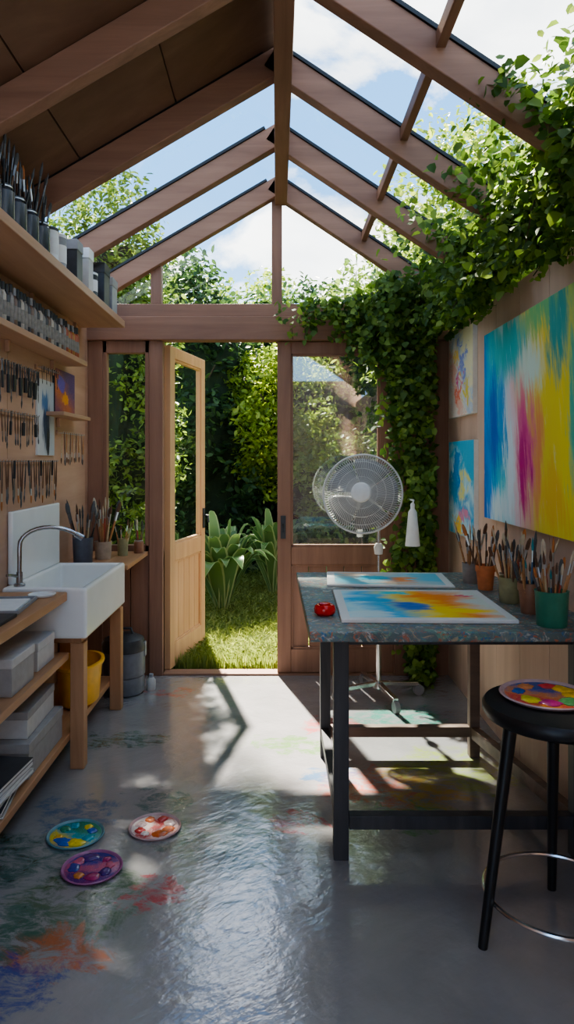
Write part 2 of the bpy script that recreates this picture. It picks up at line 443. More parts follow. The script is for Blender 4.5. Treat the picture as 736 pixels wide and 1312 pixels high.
for ya, yb in zip(RY[1:], RY[:-1]):
    for xa, xb in ((.0, .53), (.53, 1.12)):
        pane([(xa, ya, zr(xa + 1e-6) + .006), (xb, ya, zr(xb) + .006), (xb, yb, zr(xb) + .006), (xa, yb, zr(xa + 1e-6) + .006)], label='roof glass pane on the right slope')
for ya, yb in ((RY[2], RY[1]), (RY[1], RY[0])):
    pane([(-1e-5, ya, RZ + .006), (-1.17, ya, zr(-1.17) + .006), (-1.17, yb, zr(-1.17) + .006), (-1e-5, yb, RZ + .006)], label='roof glass pane on the left slope')
pane([(0, YB, RZ + .006), (1.12, YB, zr(1.12) + .006), (1.12, RY[-1], zr(1.12) + .006), (0, RY[-1], RZ + .006)], label='roof glass pane')

# doors
def door(idx, W, H, loc, rz, mat, label, handle_x, st=.085):
    t = .042
    mb = MB()
    mb.box(0, st, 0, t, .015, H); mb.box(W - st, W, 0, t, .015, H)
    mb.box(st, W - st, 0, t, .015, .16); mb.box(st, W - st, 0, t, .68, .79); mb.box(st, W - st, 0, t, H - .075, H)
    o = mb.build('door_%d' % idx, mat, bevel=.004); struct(o, label)
    o.location = loc; o.rotation_euler = (0, 0, rz)
    mb = MB()
    k = 5; wd = (W - 2 * st) / k
    for i in range(k): mb.box(st + i * wd + .0025, st + (i + 1) * wd - .0025, .016, t - .012, .155, .685)
    mb.build('lower_panel', mat, o, bevel=.002)
    mb = MB()
    for a in ((st, st + .012, .16, .68), (W - st - .012, W - st, .16, .68), (st, W - st, .16, .172), (st, W - st, .668, .68), (st, st + .012, .79, H - .075), (W - st - .012, W - st, .79, H - .075), (st, W - st, .79, .802), (st, W - st, H - .087, H - .075)):
        mb.box(a[0], a[1], .006, t - .006, a[2], a[3])
    mb.build('beading', mat, o, bevel=.002)
    MB().add([(st, t / 2, .79), (W - st, t / 2, .79), (W - st, t / 2, H - .075), (st, t / 2, H - .075)], [(0, 1, 2, 3)]).build('door_pane', GLASSD if idx == 2 else GLASS, o)
    h = MB(); h.box(handle_x - .016, handle_x + .016, -.008, 0, .84, .98)
    h.tube([(handle_x, -.005, .93), (handle_x, -.035, .93), (handle_x, -.04, .88)], .008)
    h.build('door_handle', DARKP, o, smooth=True)
    return o
door(1, .685, 2.04, (-.665, YF + .06, 0), R(77.4), W_DOOR_LIT, 'open glazed timber door swung outwards to the garden', .64)
door(2, .715, 2.05, (.003, YF, 0), 0, W_FR_Z, 'closed glazed timber door half covered by ivy', .036)

# ------------------------------------------------------------------ left wall furniture
def shelf(name, label, xo, y0, y1, zt, th, brk):
    t = thing(name, label, 'shelf', (XL, y0, zt - th))
    MB().box(0, xo - XL, 0, y1 - y0, 0, th).build('shelf_board', W_SHELF, t, bevel=.003)
    for by in brk:
        b = MB(); b.box(0, .02, by - y0 - .012, by - y0 + .012, -.05, 0)
        b.build('bracket', W_SHELF, t, bevel=.002)
    return t
TS = 2.145
shelf('wall_shelf', 'deep upper wooden shelf below the roof slope', -.90, .8, 4.16, TS, .04, (2.2, 3.3, 4.0))
SS = 1.862
shelf('wall_shelf', 'narrow wooden shelf lined with paint bottles', -1.04, 1.2, 3.85, SS, .028, (3.0, 3.6))
shelf('wall_shelf', 'tiny wooden ledge under the small orange painting', -1.06, 3.5, 4.0, 1.565, .02, (3.7,))

# brush prototypes
def pm(name, c, rough=.4): return plain(name, c, rough, 0, .2, 40, 0)
H_TAN = pm('handle_tan', (.45, .22, .09)); H_DARK = pm('handle_dark', (.02, .02, .025)); H_RED = pm('handle_red', (.36, .07, .04)); H_PALE = pm('handle_pale', (.50, .37, .22)); H_BLUE = pm('handle_blue', (.03, .10, .2)); H_BROWN = pm('handle_brown', (.14, .07, .04))
B_BROWN = pm('bristle_brown', (.12, .06, .035), .8); B_PALE = pm('bristle_pale', (.5, .42, .3), .8); B_GREY = pm('bristle_grey', (.08, .08, .08), .8); B_TEAL = pm('bristle_teal', (.03, .20, .22), .7); B_ORNG = pm('bristle_orange', (.42, .15, .04), .7)
DSTEEL = plain('dark_steel', (.16, .16, .17), .35, .8, .1, 60, .03)
def make_brush(L, w, hm, bmt, flat, fm=STEEL, name='paintbrush'):
    t = thing(name, 'x', 'paintbrush')
    MB().lathe([(0, 0), (w * .45, .004), (w * .6, L * .15), (w * .95, L * .48), (w * .65, L * .66), (0, L * .661)], n=8).build('handle', hm, t, smooth=True)
    q = 1.5 if flat else 1.0
    S_ = Matrix.Diagonal((q, .75 if flat else 1, 1, 1))
    MB().lathe([(w * .62, L * .65), (w * .7, L * .74), (w * .78, L * .82), (0, L * .821)], n=8).xf(S_).build('ferrule', fm, t, smooth=True)
    pr = [(w * .78, L * .815), (w * 1.05, L * .87), (w * .95, L * .94), (w * .45, L * .99), (0, L)] if flat else [(w * .78, L * .815), (w * 1.1, L * .87), (w * .6, L * .95), (0, L)]
    MB().lathe(pr, n=8).xf(S_).build('bristles', bmt, t, smooth=True)
    return t
def make_knife(L):
    t = thing('palette_knife', 'x', 'palette knife')
    MB().lathe([(0, 0), (.006, .003), (.0075, L * .2), (.006, L * .45), (0, L * .46)], n=8).build('handle', H_DARK, t, smooth=True)
    m = MB(); m.bar((0, 0, L * .45), (0, .0, L * .62), .004, .004, (0, 1, 0)); m.add([(-.004, -.0006, L * .6), (-.009, -.0006, L * .75), (-.008, -.0006, L * .9), (0, -.0006, L), (.008, -.0006, L * .9), (.009, -.0006, L * .75), (.004, -.0006, L * .6)] + [(-.004, .0006, L * .6), (-.009, .0006, L * .75), (-.008, .0006, L * .9), (0, .0006, L), (.008, .0006, L * .9), (.009, .0006, L * .75), (.004, .0006, L * .6)],
        [(6, 5, 4, 3, 2, 1, 0), (7, 8, 9, 10, 11, 12, 13)] + [(i, (i + 1) % 7, 7 + (i + 1) % 7, 7 + i) for i in range(7)])
    m.build('blade', DSTEEL, t)
    return t
def make_clip(L):
    t = thing('bulldog_clip', 'x', 'clip')
    MB().tube([(-.006, 0, 0), (-.008, 0, L * .2), (-.003, 0, L * .45)], .0026, 6).build('clip_arm', DSTEEL, t, smooth=True)
    MB().tube([(.006, 0, 0), (.008, 0, L * .2), (.003, 0, L * .45)], .0026, 6).build('clip_arm', DSTEEL, t, smooth=True)
    MB().box(-.010, .010, -.005, .005, L * .42, L).build('jaw', H_DARK, t, bevel=.003)
    return t
BR = [Pool(make_brush(.25, .0050, H_TAN, B_BROWN, True)), Pool(make_brush(.27, .0048, H_DARK, B_GREY, False, DSTEEL)),
      Pool(make_brush(.24, .0045, H_PALE, B_BROWN, False)), Pool(make_brush(.26, .0050, H_RED, B_PALE, True)), Pool(make_brush(.25, .0046, H_BLUE, B_TEAL, False)),
      Pool(make_brush(.25, .0054, H_BROWN, B_GREY, True, DSTEEL)), Pool(make_brush(.26, .0048, H_BROWN, B_ORNG, True, STEEL)), Pool(make_brush(.27, .0042, H_TAN, B_PALE, False, STEEL))]
KN = Pool(make_knife(.21)); CL = Pool(make_clip(.12))

def make_pot(kind, h, r, mat, name, label, cat, loc, group=None, band=None):
    t = thing(name, label, cat, loc, group=group)
    wl = .004
    if kind == 'terracotta':
        MB().lathe([(0, 0), (r * .72, 0), (r * .92, h * .75), (r, h * .75), (r * 1.02, h), (r * .9, h), (r * .86, h * .7), (r * .66, wl), (0, wl)], n=28).build('pot_body', mat, t, smooth=True)
    elif kind == 'cup':
        MB().lathe([(0, 0), (r * .86, 0), (r * .9, .004), (r, h * .96), (r * 1.03, h), (r * .93, h), (r * .9, h * .9), (r * .82, wl), (0, wl)], n=28).build('pot_body', mat, t, smooth=True)
    else:
        MB().lathe([(0, 0), (r * .95, 0), (r, .006), (r, h * .82), (r * .8, h * .9), (r * .82, h), (r * .72, h), (r * .7, h * .9), (r * .88, h * .8), (r * .88, wl), (0, wl)], n=28).build('jar_body', mat, t, smooth=True)
        MB().lathe([(r * .84, h * .91), (r * .88, h * .92), (r * .88, h * .95), (r * .84, h * .96)], n=28).build('jar_rim', STEEL, t, smooth=True)
    return t
def fill(loc, r, h, k, label, group, kinds=(0, 1, 2, 3, 4), sc=(.85, 1.15), tilt=(4, 16)):
    for i in range(k):
        a = 2 * PI * (i + random.random() * .8) / k * (1 if i % 2 else 1.02)
        rr = r * random.uniform(.12, .36)
        T = R(random.uniform(*tilt))
        BR[kinds[i % len(kinds)]].put((loc[0] + rr * math.cos(a), loc[1] + rr * math.sin(a), loc[2] + .007), (0, T, a), label, group, random.uniform(*sc))

# top shelf
DGL = plain('dark_jar', (.06, .065, .08), .25, 0, .2, 10, 0)
for i, yy in enumerate((2.32, 2.44, 2.56, 2.69, 2.82)):
    r, h = .042, .13
    nm = ['nearest', 'second', 'third', 'fourth', 'fifth'][i]
    make_pot('jar', h, r, DGL, 'brush_jar', 'dark jar of long brushes on the top shelf, %s from the frame edge' % nm, 'jar', (-.955, yy, TS), 'dark brush jars on the top shelf')
    fill((-.955, yy, TS), r, h, 9, 'dark long brush in the row of dark jars on the top shelf', 'brushes in the top shelf jars', (1, 5, 6, 1), (.85, 1.15), (3, 14))
def canister(h, r, body, lid, label, loc):
    t = thing('paint_tin', label, 'tin', loc)
    MB().lathe([(0, 0), (r, 0), (r, .004), (r * .985, .006), (r * .985, h * .9), (r, h * .92), (0, h * .92)], n=28).build('tin_body', body, t, smooth=True)
    MB().lathe([(0, h * .9), (r * 1.02, h * .9), (r * 1.02, h * .98), (r * .9, h), (0, h)], n=28).build('tin_lid', lid, t, smooth=True)
    MB().lathe([(r * .99, h * .25), (r * 1.004, h * .25), (r * 1.004, h * .7), (r * .99, h * .7)], n=28).build('tin_label', PAPER, t, smooth=True)
def boxed(sx_, sy, sz, body, lid, label, loc, name='storage_box', cat='box', rz=0, group=None, lidh=.25):
    t = thing(name, label, cat, loc, (0, 0, rz), group)
    MB().openbox(-sx_ / 2, sx_ / 2, -sy / 2, sy / 2, 0, sz * .97, .004).build('box_body', body, t, bevel=.002)
    MB().box(-sx_ / 2 - .003, sx_ / 2 + .003, -sy / 2 - .003, sy / 2 + .003, sz * (1 - lidh), sz).build('box_lid', lid, t, bevel=.003)
    return t
canister(.15, .042, WHITEP, DARKP, 'white tin with dark lid beside the brush jars on the top shelf', (-.96, 2.95, TS))
canister(.17, .040, GREYP, WHITEP, 'tall grey tin with white lid on the top shelf', (-.97, 3.10, TS))
boxed(.11, .09, .19, DARKP, GREYP, 'tall dark box standing on the top shelf', (-.97, 3.26, TS))
boxed(.12, .08, .20, CARDL, WHITEP, 'tall pale box standing on the top shelf', (-.965, 3.42, TS))
canister(.13, .045, DARKP, WHITEP, 'short dark tin with white lid on the top shelf', (-.96, 3.58, TS))
boxed(.12, .12, .22, DARKP, DARKP, 'tall black box near the end of the top shelf', (-.97, 3.76, TS))
boxed(.12, .12, .19, GREYP, CARD, 'grey box at the far end of the top shelf', (-.97, 3.94, TS))
# bottles on narrow shelf
def make_bottle(c, cap):
    t = thing('paint_bottle', 'x', 'bottle')
    MB().lathe([(0, 0), (.0145, 0), (.0155, .004), (.0155, .108), (.012, .118), (.009, .122), (.009, .128), (0, .128)], n=14).build('bottle_body', c, t, smooth=True)
    MB().lathe([(0, .126), (.0105, .126), (.0100, .156), (.006, .158), (0, .158)], n=12).build('bottle_cap', cap, t, smooth=True)
    MB().lathe([(.0157, .03), (.0160, .03), (.0160, .085), (.0157, .085)], n=14).build('bottle_label', GLABEL, t, smooth=True)
    return t
bcols = [((.24, .22, .21), 'grey'), ((.17, .10, .07), 'brown'), ((.46, .40, .34), 'pale'), ((.04, .04, .05), 'black'), ((.38, .09, .04), 'rust red'), ((.42, .20, .05), 'ochre')]
caps = [DARKP, GREYP, DARKP, DARKP]
BP = []
for i, (c, nm) in enumerate(bcols):
    BP.append((Pool(make_bottle(pm('bottle_' + nm, c), caps[i % 4])), nm))
seq = [0, 3, 2, 1, 0, 2, 3, 0, 1, 3, 2, 0, 3, 1, 0, 3, 2, 0, 3, 1, 2, 0, 3, 2, 1, 0, 4, 5, 4, 5, 4, 4]
yy = 2.56
for k in seq:
    P, nm = BP[k]
    P.put((-1.078, yy, SS), (0, 0, random.uniform(0, 6)), '%s paint bottle in the row on the narrow shelf' % nm, '%s paint bottles on the narrow shelf' % nm, random.uniform(1.0, 1.08))
    yy += .039

# tool racks
hook_mesh = None
def rack(label, y0, y1, z, k, kinds, tl, grp, sc=(.7, .85)):
    global hook_mesh
    t = thing('tool_rack', label, 'tool rack', (XL, y0, z))
    MB().box(0, .012, 0, y1 - y0, -.012, .012).build('rail', W_SHELF, t, bevel=.002)
    for i in range(k):
        yy = (i + .5) * (y1 - y0) / k
        if hook_mesh is None:
            h = MB().tube([(.01, 0, 0), (.034, 0, 0), (.038, 0, .008)], .0018, 5).build('hook', STEEL, t, smooth=True); hook_mesh = h.data
        else:
            h = bpy.data.objects.new('hook', hook_mesh); COL.objects.link(h); h.parent = t
        h.location = (0, yy, 0)
    for i in range(k):
        yy = y0 + (i + .5) * (y1 - y0) / k
        kd = kinds[i % len(kinds)]
        P = KN if kd == 'k' else CL if kd == 'c' else BR[kd]
        what, nm = {'k': ('palette knife', 'knives'), 'c': ('black clip', 'clips')}.get(kd, ('brush', 'brushes'))
        s_ = random.uniform(*sc) * (1.6 if kd == 'c' else 1)
        P.put((XL + .03, yy, z + .006), (PI + random.uniform(-.05, .05), 0, PI / 2 + random.uniform(-.4, .4)), what + ' ' + tl, nm + ' ' + grp, s_)
rack('upper tool rail with black clips and knives under the bottle shelf', 2.60, 3.34, 1.735, 22, ('c', 'k', 'c', 1), 'hanging on the upper rail left of the blue drawing', 'on the upper rail', (.60, .72))
rack('middle tool rail with dark short brushes', 2.60, 3.34, 1.525, 20, (5, 1, 'c', 5), 'hanging on the middle rail', 'on the middle rail', (.52, .62))
rack('long lower tool rail above the sink', 2.60, 3.62, 1.315, 30, (5, 1, 'k', 6, 5), 'hanging on the long lower rail above the sink', 'on the long lower rail', (.68, .86))
rack('short tool rail below the small orange painting', 3.68, 4.12, 1.465, 12, (2, 5, 0), 'hanging on the short rail below the small orange painting', 'on the short rail', (.65, .75))
rack('small tool rail just above the blue and grey drawing', 3.36, 3.64, 1.77, 9, (1, 'k'), 'hanging on the small rail at the blue and grey drawing', 'on the small rail', (.28, .36))

# small art on left wall
A_DRAW = art('drawing_paint', [(0, (.50, .50, .50)), (1, (.42, .44, .47))], axes=(1, 2), warp=.2, wscale=3, stretch=(3, 1), streak=.15, white=.15, blobs=[(.5, .4, .26, .42, (.03, .05, .10), .9), (.45, .72, .26, .16, (.06, .15, .30), .9), (.62, .2, .14, .22, (.02, .02, .03), .8)])
A_SMALL = art('small_orange_paint', [(0, (.12, .04, .12)), (.5, (.5, .14, .05)), (1, (.10, .05, .16))], ang=.8, axes=(1, 2), warp=.3, blobs=[(.5, .35, .2, .2, (.75, .3, .04), .6), (.3, .7, .2, .2, (.12, .08, .35), .6)])
def canvas(name, label, cat, matf, x, y0, y1, z0, z1, th, side, frame=PAPER):
    t = thing(name, label, cat, (x, y0, z0))
    s = 1 if side > 0 else -1
    a, b = (0, th) if s > 0 else (-th, 0)
    MB().box(a, b, 0, y1 - y0, 0, z1 - z0).build('canvas_edge', frame, t, bevel=.002)
    xa = b + .0005 if s > 0 else a - .0015
    MB().box(xa, xa + .001, .001, y1 - y0 - .001, .001, z1 - z0 - .001).build('painted_face', matf, t)
    return t
canvas('drawing', 'grey sheet with dark blue and black strokes on the left wall', 'drawing', A_DRAW, XL, 3.37, 3.63, 1.345, 1.72, .008, 1)
canvas('painting', 'tiny orange and purple painting standing on the ledge', 'painting', A_SMALL, XL, 3.62, 3.97, 1.567, 1.80, .015, 1, DARKP)

# bench under the sink
t = thing('wooden_bench', 'long wooden workbench with two lower shelves holding the sink', 'workbench', (0, 0, 0))
MB().box(XL, -.875, 1.3, 2.93, .735, .772).build('worktop', W_BENCH, t, bevel=.004)
MB().box(XL, -.885, 1.3, 2.99, .475, .505).build('shelf_board', W_BENCH, t, bevel=.003)
MB().box(XL, -.885, 1.3, 3.80, .125, .155).build('shelf_board', W_BENCH, t, bevel=.003)
for lx, ly, top in ((-.855, 3.03, .54), (-.855, 3.74, .54), (-1.12, 3.03, .54), (-1.12, 3.74, .54), (-.855, 1.5, .735), (-1.12, 1.5, .735)):
    MB().box(lx - .03, lx + .03, ly - .03, ly + .03, 0, top).build('leg', W_LEG, t, bevel=.004)
MB().box(XL + .02, -.835, 3.0, 3.77, .54, .568).build('sink_rail', W_BENCH, t, bevel=.003)
# sink
t = thing('sink', 'deep white ceramic butler sink with upright splashback', 'sink', (0, 0, .569))
MB().openbox(XL + .002, -.80, 2.95, 3.70, 0, .215, .03, .03).build('basin', CERAMIC, t, bevel=.012, seg=3)
MB().box(XL + .001, XL + .022, 3.02, 3.68, .215, .53).build('splashback', CERAMIC, t, bevel=.006)
MB().lathe([(0, .031), (.028, .031), (.03, .034), (.02, .036), (0, .034)], c=(-.98, 3.35, 0), n=20).build('drain', CHROME, t, smooth=True)
t = thing('tap', 'tall metal gooseneck tap arching over the white sink', 'tap', (-1.10, 3.0, .784))
MB().lathe([(0, 0), (.024, 0), (.024, .008), (.014, .014), (.013, .06), (.0, .062)], n=20).build('tap_base', DCHROME, t, smooth=True)
pts = []
for i in range(15):
    u = i / 14
    if u < .25: p = (0, 0, .05 + u / .25 * .13)
    else:
        a = (u - .25) / .75
        p = (.125 - .125 * math.cos(a * 2.35), .11 * a, .18 + .08 * math.sin(a * 2.35 * .95 + .0) - .035 * a * a)
    pts.append(p)
MB().tube(pts, .0095, 10).build('spout', DCHROME, t, smooth=True)
e = Vector(pts[-1]); d = (e - Vector(pts[-2])).normalized()
MB().tube([e - d * .005, e + d * .03], [.013, .0145], 12).build('spray_head', DCHROME, t, smooth=True)
MB().tube([(0, 0, .04), (-.02, -.03, .05), (-.03, -.06, .055)], [.008, .006, .007], 8).build('tap_lever', DCHROME, t, smooth=True)
# little side counter by end wall
t = thing('side_counter', 'short wooden counter between sink and end wall', 'counter', (0, 0, 0))
MB().box(XL, -.79, 3.72, 4.30, .74, .765).build('counter_top', W_BENCH, t, bevel=.003)
MB().box(XL, XL + .03, 3.74, 4.28, .66, .74).build('wall_batten', W_BENCH, t, bevel=.002)
for yy in (3.86, 4.24): MB().bar((XL + .02, yy, .50), (-.86, yy, .735), .025, .03).build('brace', W_BENCH, t, bevel=.002)
CZ = .765
BEIGE = plain('beige_clay', (.46, .36, .27), .6); TERR = plain('terracotta', (.62, .20, .07), .7); BROWNG = plain('brown_pot', (.26, .12, .07), .4); GREENP = plain('green_enamel', (.04, .20, .13), .3); OLIVE = plain('olive_pot', (.30, .28, .15), .5); GREYC = plain('grey_pot', (.30, .26, .24), .5)
NAVY = plain('slate_pot', (.09, .10, .13), .4)
for (x, yy, r, h, m, kind, d_, k, kn) in ((-1.05, 3.80, .055, .14, NAVY, 'cup', 'slate grey tall cup of brushes against the left wall', 12, (1, 5, 2)),
                            (-.98, 3.96, .048, .10, BEIGE, 'cup', 'beige cup packed with tall brushes on the side counter', 16, (0, 5, 7, 3, 2)),
                            (-.90, 4.10, .032, .10, OLIVE, 'cup', 'slim olive cup of brushes on the side counter', 6, (2, 0)),
                            (-.83, 4.22, .030, .08, BROWNG, 'jar', 'small brown jar of short brushes nearest the side window', 5, (5, 3))):
    make_pot(kind, h, r, m, 'brush_pot', d_, 'pot', (x, yy, CZ))
    fill((x, yy, CZ), r, h, k, 'brush standing in the ' + d_.split(' of ')[0].split(' packed')[0], 'brushes in the ' + d_.split(' of ')[0].split(' packed')[0], kn, (1.0, 1.35) if r > .04 else (.65, .85), (4, 16))
# items on bench
t = thing('paper_tray', 'flat grey tray with papers on the bench near the sink', 'tray', (-1.03, 2.62, .773), (0, 0, .1))
MB().openbox(-.1, .1, -.14, .14, 0, .014, .006, .003).build('tray_body', GREYP, t, bevel=.002)
MB().box(-.08, .08, -.11, .11, .0035, .010).build('paper_sheets', PAPER, t)
o = MB().box(-.07, .07, -.10, .10, 0, .012).build('notebook', DARKP, bevel=.002); o.location = (-.98, 2.36, .773); tag(o, 'thin dark notebook lying on the bench top', 'notebook')
o = MB().lathe([(0, 0), (.05, 0), (.055, .008), (.05, .009), (.046, .004), (0, .003)], n=24).build('small_dish', WHITEP, smooth=True); o.location = (-.95, 2.84, .773); tag(o, 'small white dish beside the sink edge on the bench', 'dish')
boxed(.22, .20, .11, CARDL, CARDL, 'pale box with lid on the middle shelf of the bench', (-1.03, 2.80, .506), lidh=.3)
boxed(.22, .22, .13, CARD, CARDL, 'dark grey box with pale lid on the middle shelf nearer the frame edge', (-1.02, 2.52, .506))
boxed(.25, .40, .13, CARD, CARD, 'wide grey box on the bottom shelf, lower of its pair', (-1.03, 2.76, .156), rz=.0, lidh=.3)
boxed(.22, .34, .10, CARDL, CARD, 'grey box on the bottom shelf, upper of its pair', (-1.04, 2.77, .287), rz=.03, lidh=.3)
zc = .156
for i in range(7):
    th = random.uniform(.010, .02)
    t = thing('magazine', 'magazine in the flat stack at the near end of the bottom shelf', 'magazine', (-1.0 + random.uniform(-.02, .02), 2.40 + random.uniform(-.02, .02), zc), (0, 0, random.uniform(-.15, .15)), 'stacked magazines')
    MB().box(-.1, .1, -.135, .135, .0015, th - .0015).build('pages', PAPER, t)
    c = MB(); c.box(-.102, .102, -.137, .137, 0, .0014); c.box(-.102, .102, -.137, .137, th - .0014, th); c.box(-.103, -.101, -.137, .137, 0, th)
    c.build('cover', random.choice([CARDL, CARD, DARKP, WHITEP]), t)
    zc += th + .0008
# yellow tub
t = thing('plastic_tub', 'bright yellow rounded plastic tub on the bottom shelf beneath the sink', 'tub', (-.955, 3.40, .156))
DM = Matrix.Diagonal((1, 1.55, 1, 1))
MB().lathe([(0, 0), (.075, 0), (.088, .012), (.103, .19), (.097, .19), (.082, .014), (0, .010)], n=40).xf(DM).build('tub_body', YELLOW, t, smooth=True)
MB().lathe([(.098, .186), (.112, .184), (.114, .190), (.112, .200), (.098, .200), (.098, .186)], n=40).xf(DM).build('tub_rim', YELLOW, t, smooth=True)
# dark canister on floor
t = thing('canister', 'round slate grey lidded canister on the floor under the side counter', 'canister', (-.87, 4.00, 0))
SL = plain('slate_plastic', (.15, .16, .18), .4)
MB().lathe([(0, 0), (.10, 0), (.112, .012), (.115, .09), (.11, .10), (.118, .11), (.118, .24), (.112, .25), (0, .25)], n=36).build('canister_body', SL, t, smooth=True)
MB().lathe([(0, .245), (.122, .245), (.124, .27), (.11, .31), (.06, .335), (0, .34)], n=36).build('canister_lid', DARKP, t, smooth=True)
MB().tube([(-.05, 0, .325), (-.04, 0, .365), (.04, 0, .365), (.05, 0, .325)], .008, 8).build('handle', DARKP, t, smooth=True)
for sg in (-1, 1): MB().box(sg * .118 - .006, sg * .118 + .006, -.02, .02, .21, .29).build('clasp', GREYP, t, bevel=.002)
t = thing('small_bottle', 'small pale squat bottle on the floor by the door post', 'bottle', (-.725, 4.05, 0))
MB().lathe([(0, 0), (.024, 0), (.026, .01), (.026, .055), (.014, .072), (0, .072)], n=20).build('bottle_body', CARDL, t, smooth=True)
MB().lathe([(0, .07), (.013, .07), (.013, .09), (0, .092)], n=16).build('bottle_cap', GREYP, t, smooth=True)

# ------------------------------------------------------------------ right wall paintings
A_BIG = art('large_abstract', [(0, (.01, .14, .55)), (.08, (.01, .30, .78)), (.17, (.03, .55, .78)), (.25, (.12, .66, .72)), (.32, (.66, .86, .86)), (.40, (.92, .70, .70)), (.50, (.95, .55, .34)), (.60, (.96, .74, .10)), (.85, (.95, .80, .08)), (1, (.35, .62, .20))],
            ang=.12, axes=(1, 2), flip=(True, False), warp=.09, wscale=2.0, stretch=(3.0, .6), white=.55, streak=.26, srot=-.12,
            blobs=[(.30, .88, .26, .22, (.03, .58, .56), 1), (.62, .98, .26, .14, (.22, .60, .25), 1), (.12, .5, .09, .36, (.01, .16, .62), 1), (.18, .06, .16, .14, (.72, .86, .88), 1),
                   (.52, .74, .16, .16, (.74, .88, .72), 1), (.74, .86, .09, .26, (.03, .42, .40), 1), (.88, .55, .07, .4, (.10, .55, .42), 1), (.46, .36, .10, .38, (.90, .10, .34), 1), (.45, .26, .05, .26, (.72, .01, .26), 1), (.58, .34, .07, .34, (.95, .36, .14), 1), (.30, .22, .06, .3, (.80, .90, .92), 1), (.22, .5, .05, .34, (.02, .34, .72), 1), (.72, .15, .12, .18, (.96, .62, .06), 1)])
A_S1 = art('pale_abstract', [(0, (.80, .62, .55)), (.25, (.82, .76, .70)), (.45, (.85, .48, .35)), (.6, (.80, .78, .70)), (.8, (.5, .6, .7)), (1, (.82, .76, .5))], ang=.6, axes=(1, 2), flip=(True, False), warp=.6, wscale=6, stretch=(1, 1), white=.5,
           blobs=[(.4, .3, .16, .16, (.85, .22, .12), .8), (.6, .7, .2, .12, (.28, .34, .65), .8), (.3, .75, .12, .12, (.88, .58, .12), .8), (.7, .3, .12, .16, (.8, .66, .10), .8), (.5, .5, .10, .10, (.75, .12, .3), .8)])
A_S2 = art('blue_abstract', [(0, (.05, .50, .70)), (.3, (.60, .80, .84)), (.5, (.03, .38, .66)), (.75, (.62, .82, .84)), (1, (.06, .48, .70))], ang=1.2, axes=(1, 2), flip=(True, False), warp=.5, wscale=4, stretch=(1, 1), streak=.2,
           blobs=[(.55, .2, .3, .12, (.75, .3, .45), .8), (.35, .08, .2, .1, (.9, .6, .1), .7), (.6, .6, .2, .15, (.80, .78, .3), .7), (.3, .65, .2, .2, (.02, .30, .65), .6)])
canvas('painting', 'large rainbow abstract canvas in blue, pink and yellow', 'painting', A_BIG, XR, 2.25, 3.46, 1.04, 1.935, .032, -1)
canvas('painting', 'small pale abstract canvas with orange strokes, upper of two', 'painting', A_S1, XR, 3.69, 4.2, 1.57, 2.045, .025, -1)
canvas('painting', 'small turquoise abstract canvas below the pale one', 'painting', A_S2, XR, 3.67, 4.2, .90, 1.43, .025, -1)

# ------------------------------------------------------------------ table
TZ = .795
t = thing('work_table', 'large paint splattered work table with dark timber legs', 'table', (0, 0, 0))
m = MB(); P4 = [(.10, 2.15), (1.045, 2.15), (.99, 3.30), (.092, 3.30)]
m.add([(x, y, TZ - .032) for x, y in P4] + [(x, y, TZ) for x, y in P4], [(3, 2, 1, 0), (4, 5, 6, 7), (0, 1, 5, 4), (1, 2, 6, 5), (2, 3, 7, 6), (3, 0, 4, 7)])
m.build('tabletop', TABLETOP, t, bevel=.004)
L4 = [(.213, 2.34, .05), (1.005, 2.34, .05), (.88, 3.14, .045), (.216, 3.14, .045)]
for i, (x, y, s_) in enumerate(L4):
    MB().box(x - s_ / 2, x + s_ / 2, y - s_ / 2, y + s_ / 2, 0, TZ - .033).build('leg', TABLERAIL if i == 2 else TABLELEG, t, bevel=.003)
MB().box(.24, .98, 2.325, 2.355, TZ - .085, TZ - .033).build('apron', TABLELEG, t, bevel=.002)
MB().box(.24, .86, 3.125, 3.155, TZ - .085, TZ - .033).build('apron', TABLELEG, t, bevel=.002)
MB().box(.24, .98, 2.32, 2.36, .10, .145).build('stretcher', TABLELEG, t, bevel=.002)
MB().box(.24, .86, 3.12, 3.16, .09, .135).build('stretcher', TABLERAIL, t, bevel=.002)
MB().bar((.88, 3.12, .11), (1.005, 2.36, .12), .035, .05).build('stretcher', TABLERAIL, t, bevel=.002)
MB().bar((.214, 3.12, .11), (.213, 2.36, .12), .035, .045).build('stretcher', TABLELEG, t, bevel=.002)
# boards on the table
A_T1 = art('table_paint_front', [(0, (.06, .50, .70)), (.18, (.45, .70, .74)), (.35, (.02, .42, .70)), (.5, (.80, .66, .15)), (.62, (.88, .62, .04)), (.75, (.88, .28, .03)), (1, (.62, .66, .60))], ang=.15, axes=(0, 1), warp=.26, wscale=2.4, stretch=(1, 2), border=.05, white=.3, streak=.14, srot=1.3,
           blobs=[(.22, .6, .20, .2, (.01, .38, .66), .9), (.62, .70, .24, .14, (.90, .26, .03), .9), (.72, .30, .28, .14, (.92, .66, .03), .9), (.84, .78, .08, .08, (.75, .06, .12), .9), (.45, .42, .13, .18, (.02, .15, .50), .9), (.15, .16, .2, .12, (.55, .70, .72), .8), (.42, .86, .12, .08, (.03, .55, .65), .8)])
A_T2 = art('table_paint_back', [(0, (.6, .62, .6)), (.3, (.12, .55, .66)), (.5, (.68, .46, .30)), (.75, (.55, .6, .58)), (1, (.16, .52, .66))], ang=.4, axes=(0, 1), warp=.35, wscale=3, stretch=(1, 2), border=.06, white=.25, streak=.14, srot=1.3,
           blobs=[(.4, .5, .24, .25, (.03, .45, .60), .8), (.62, .45, .16, .18, (.88, .28, .06), .8)])
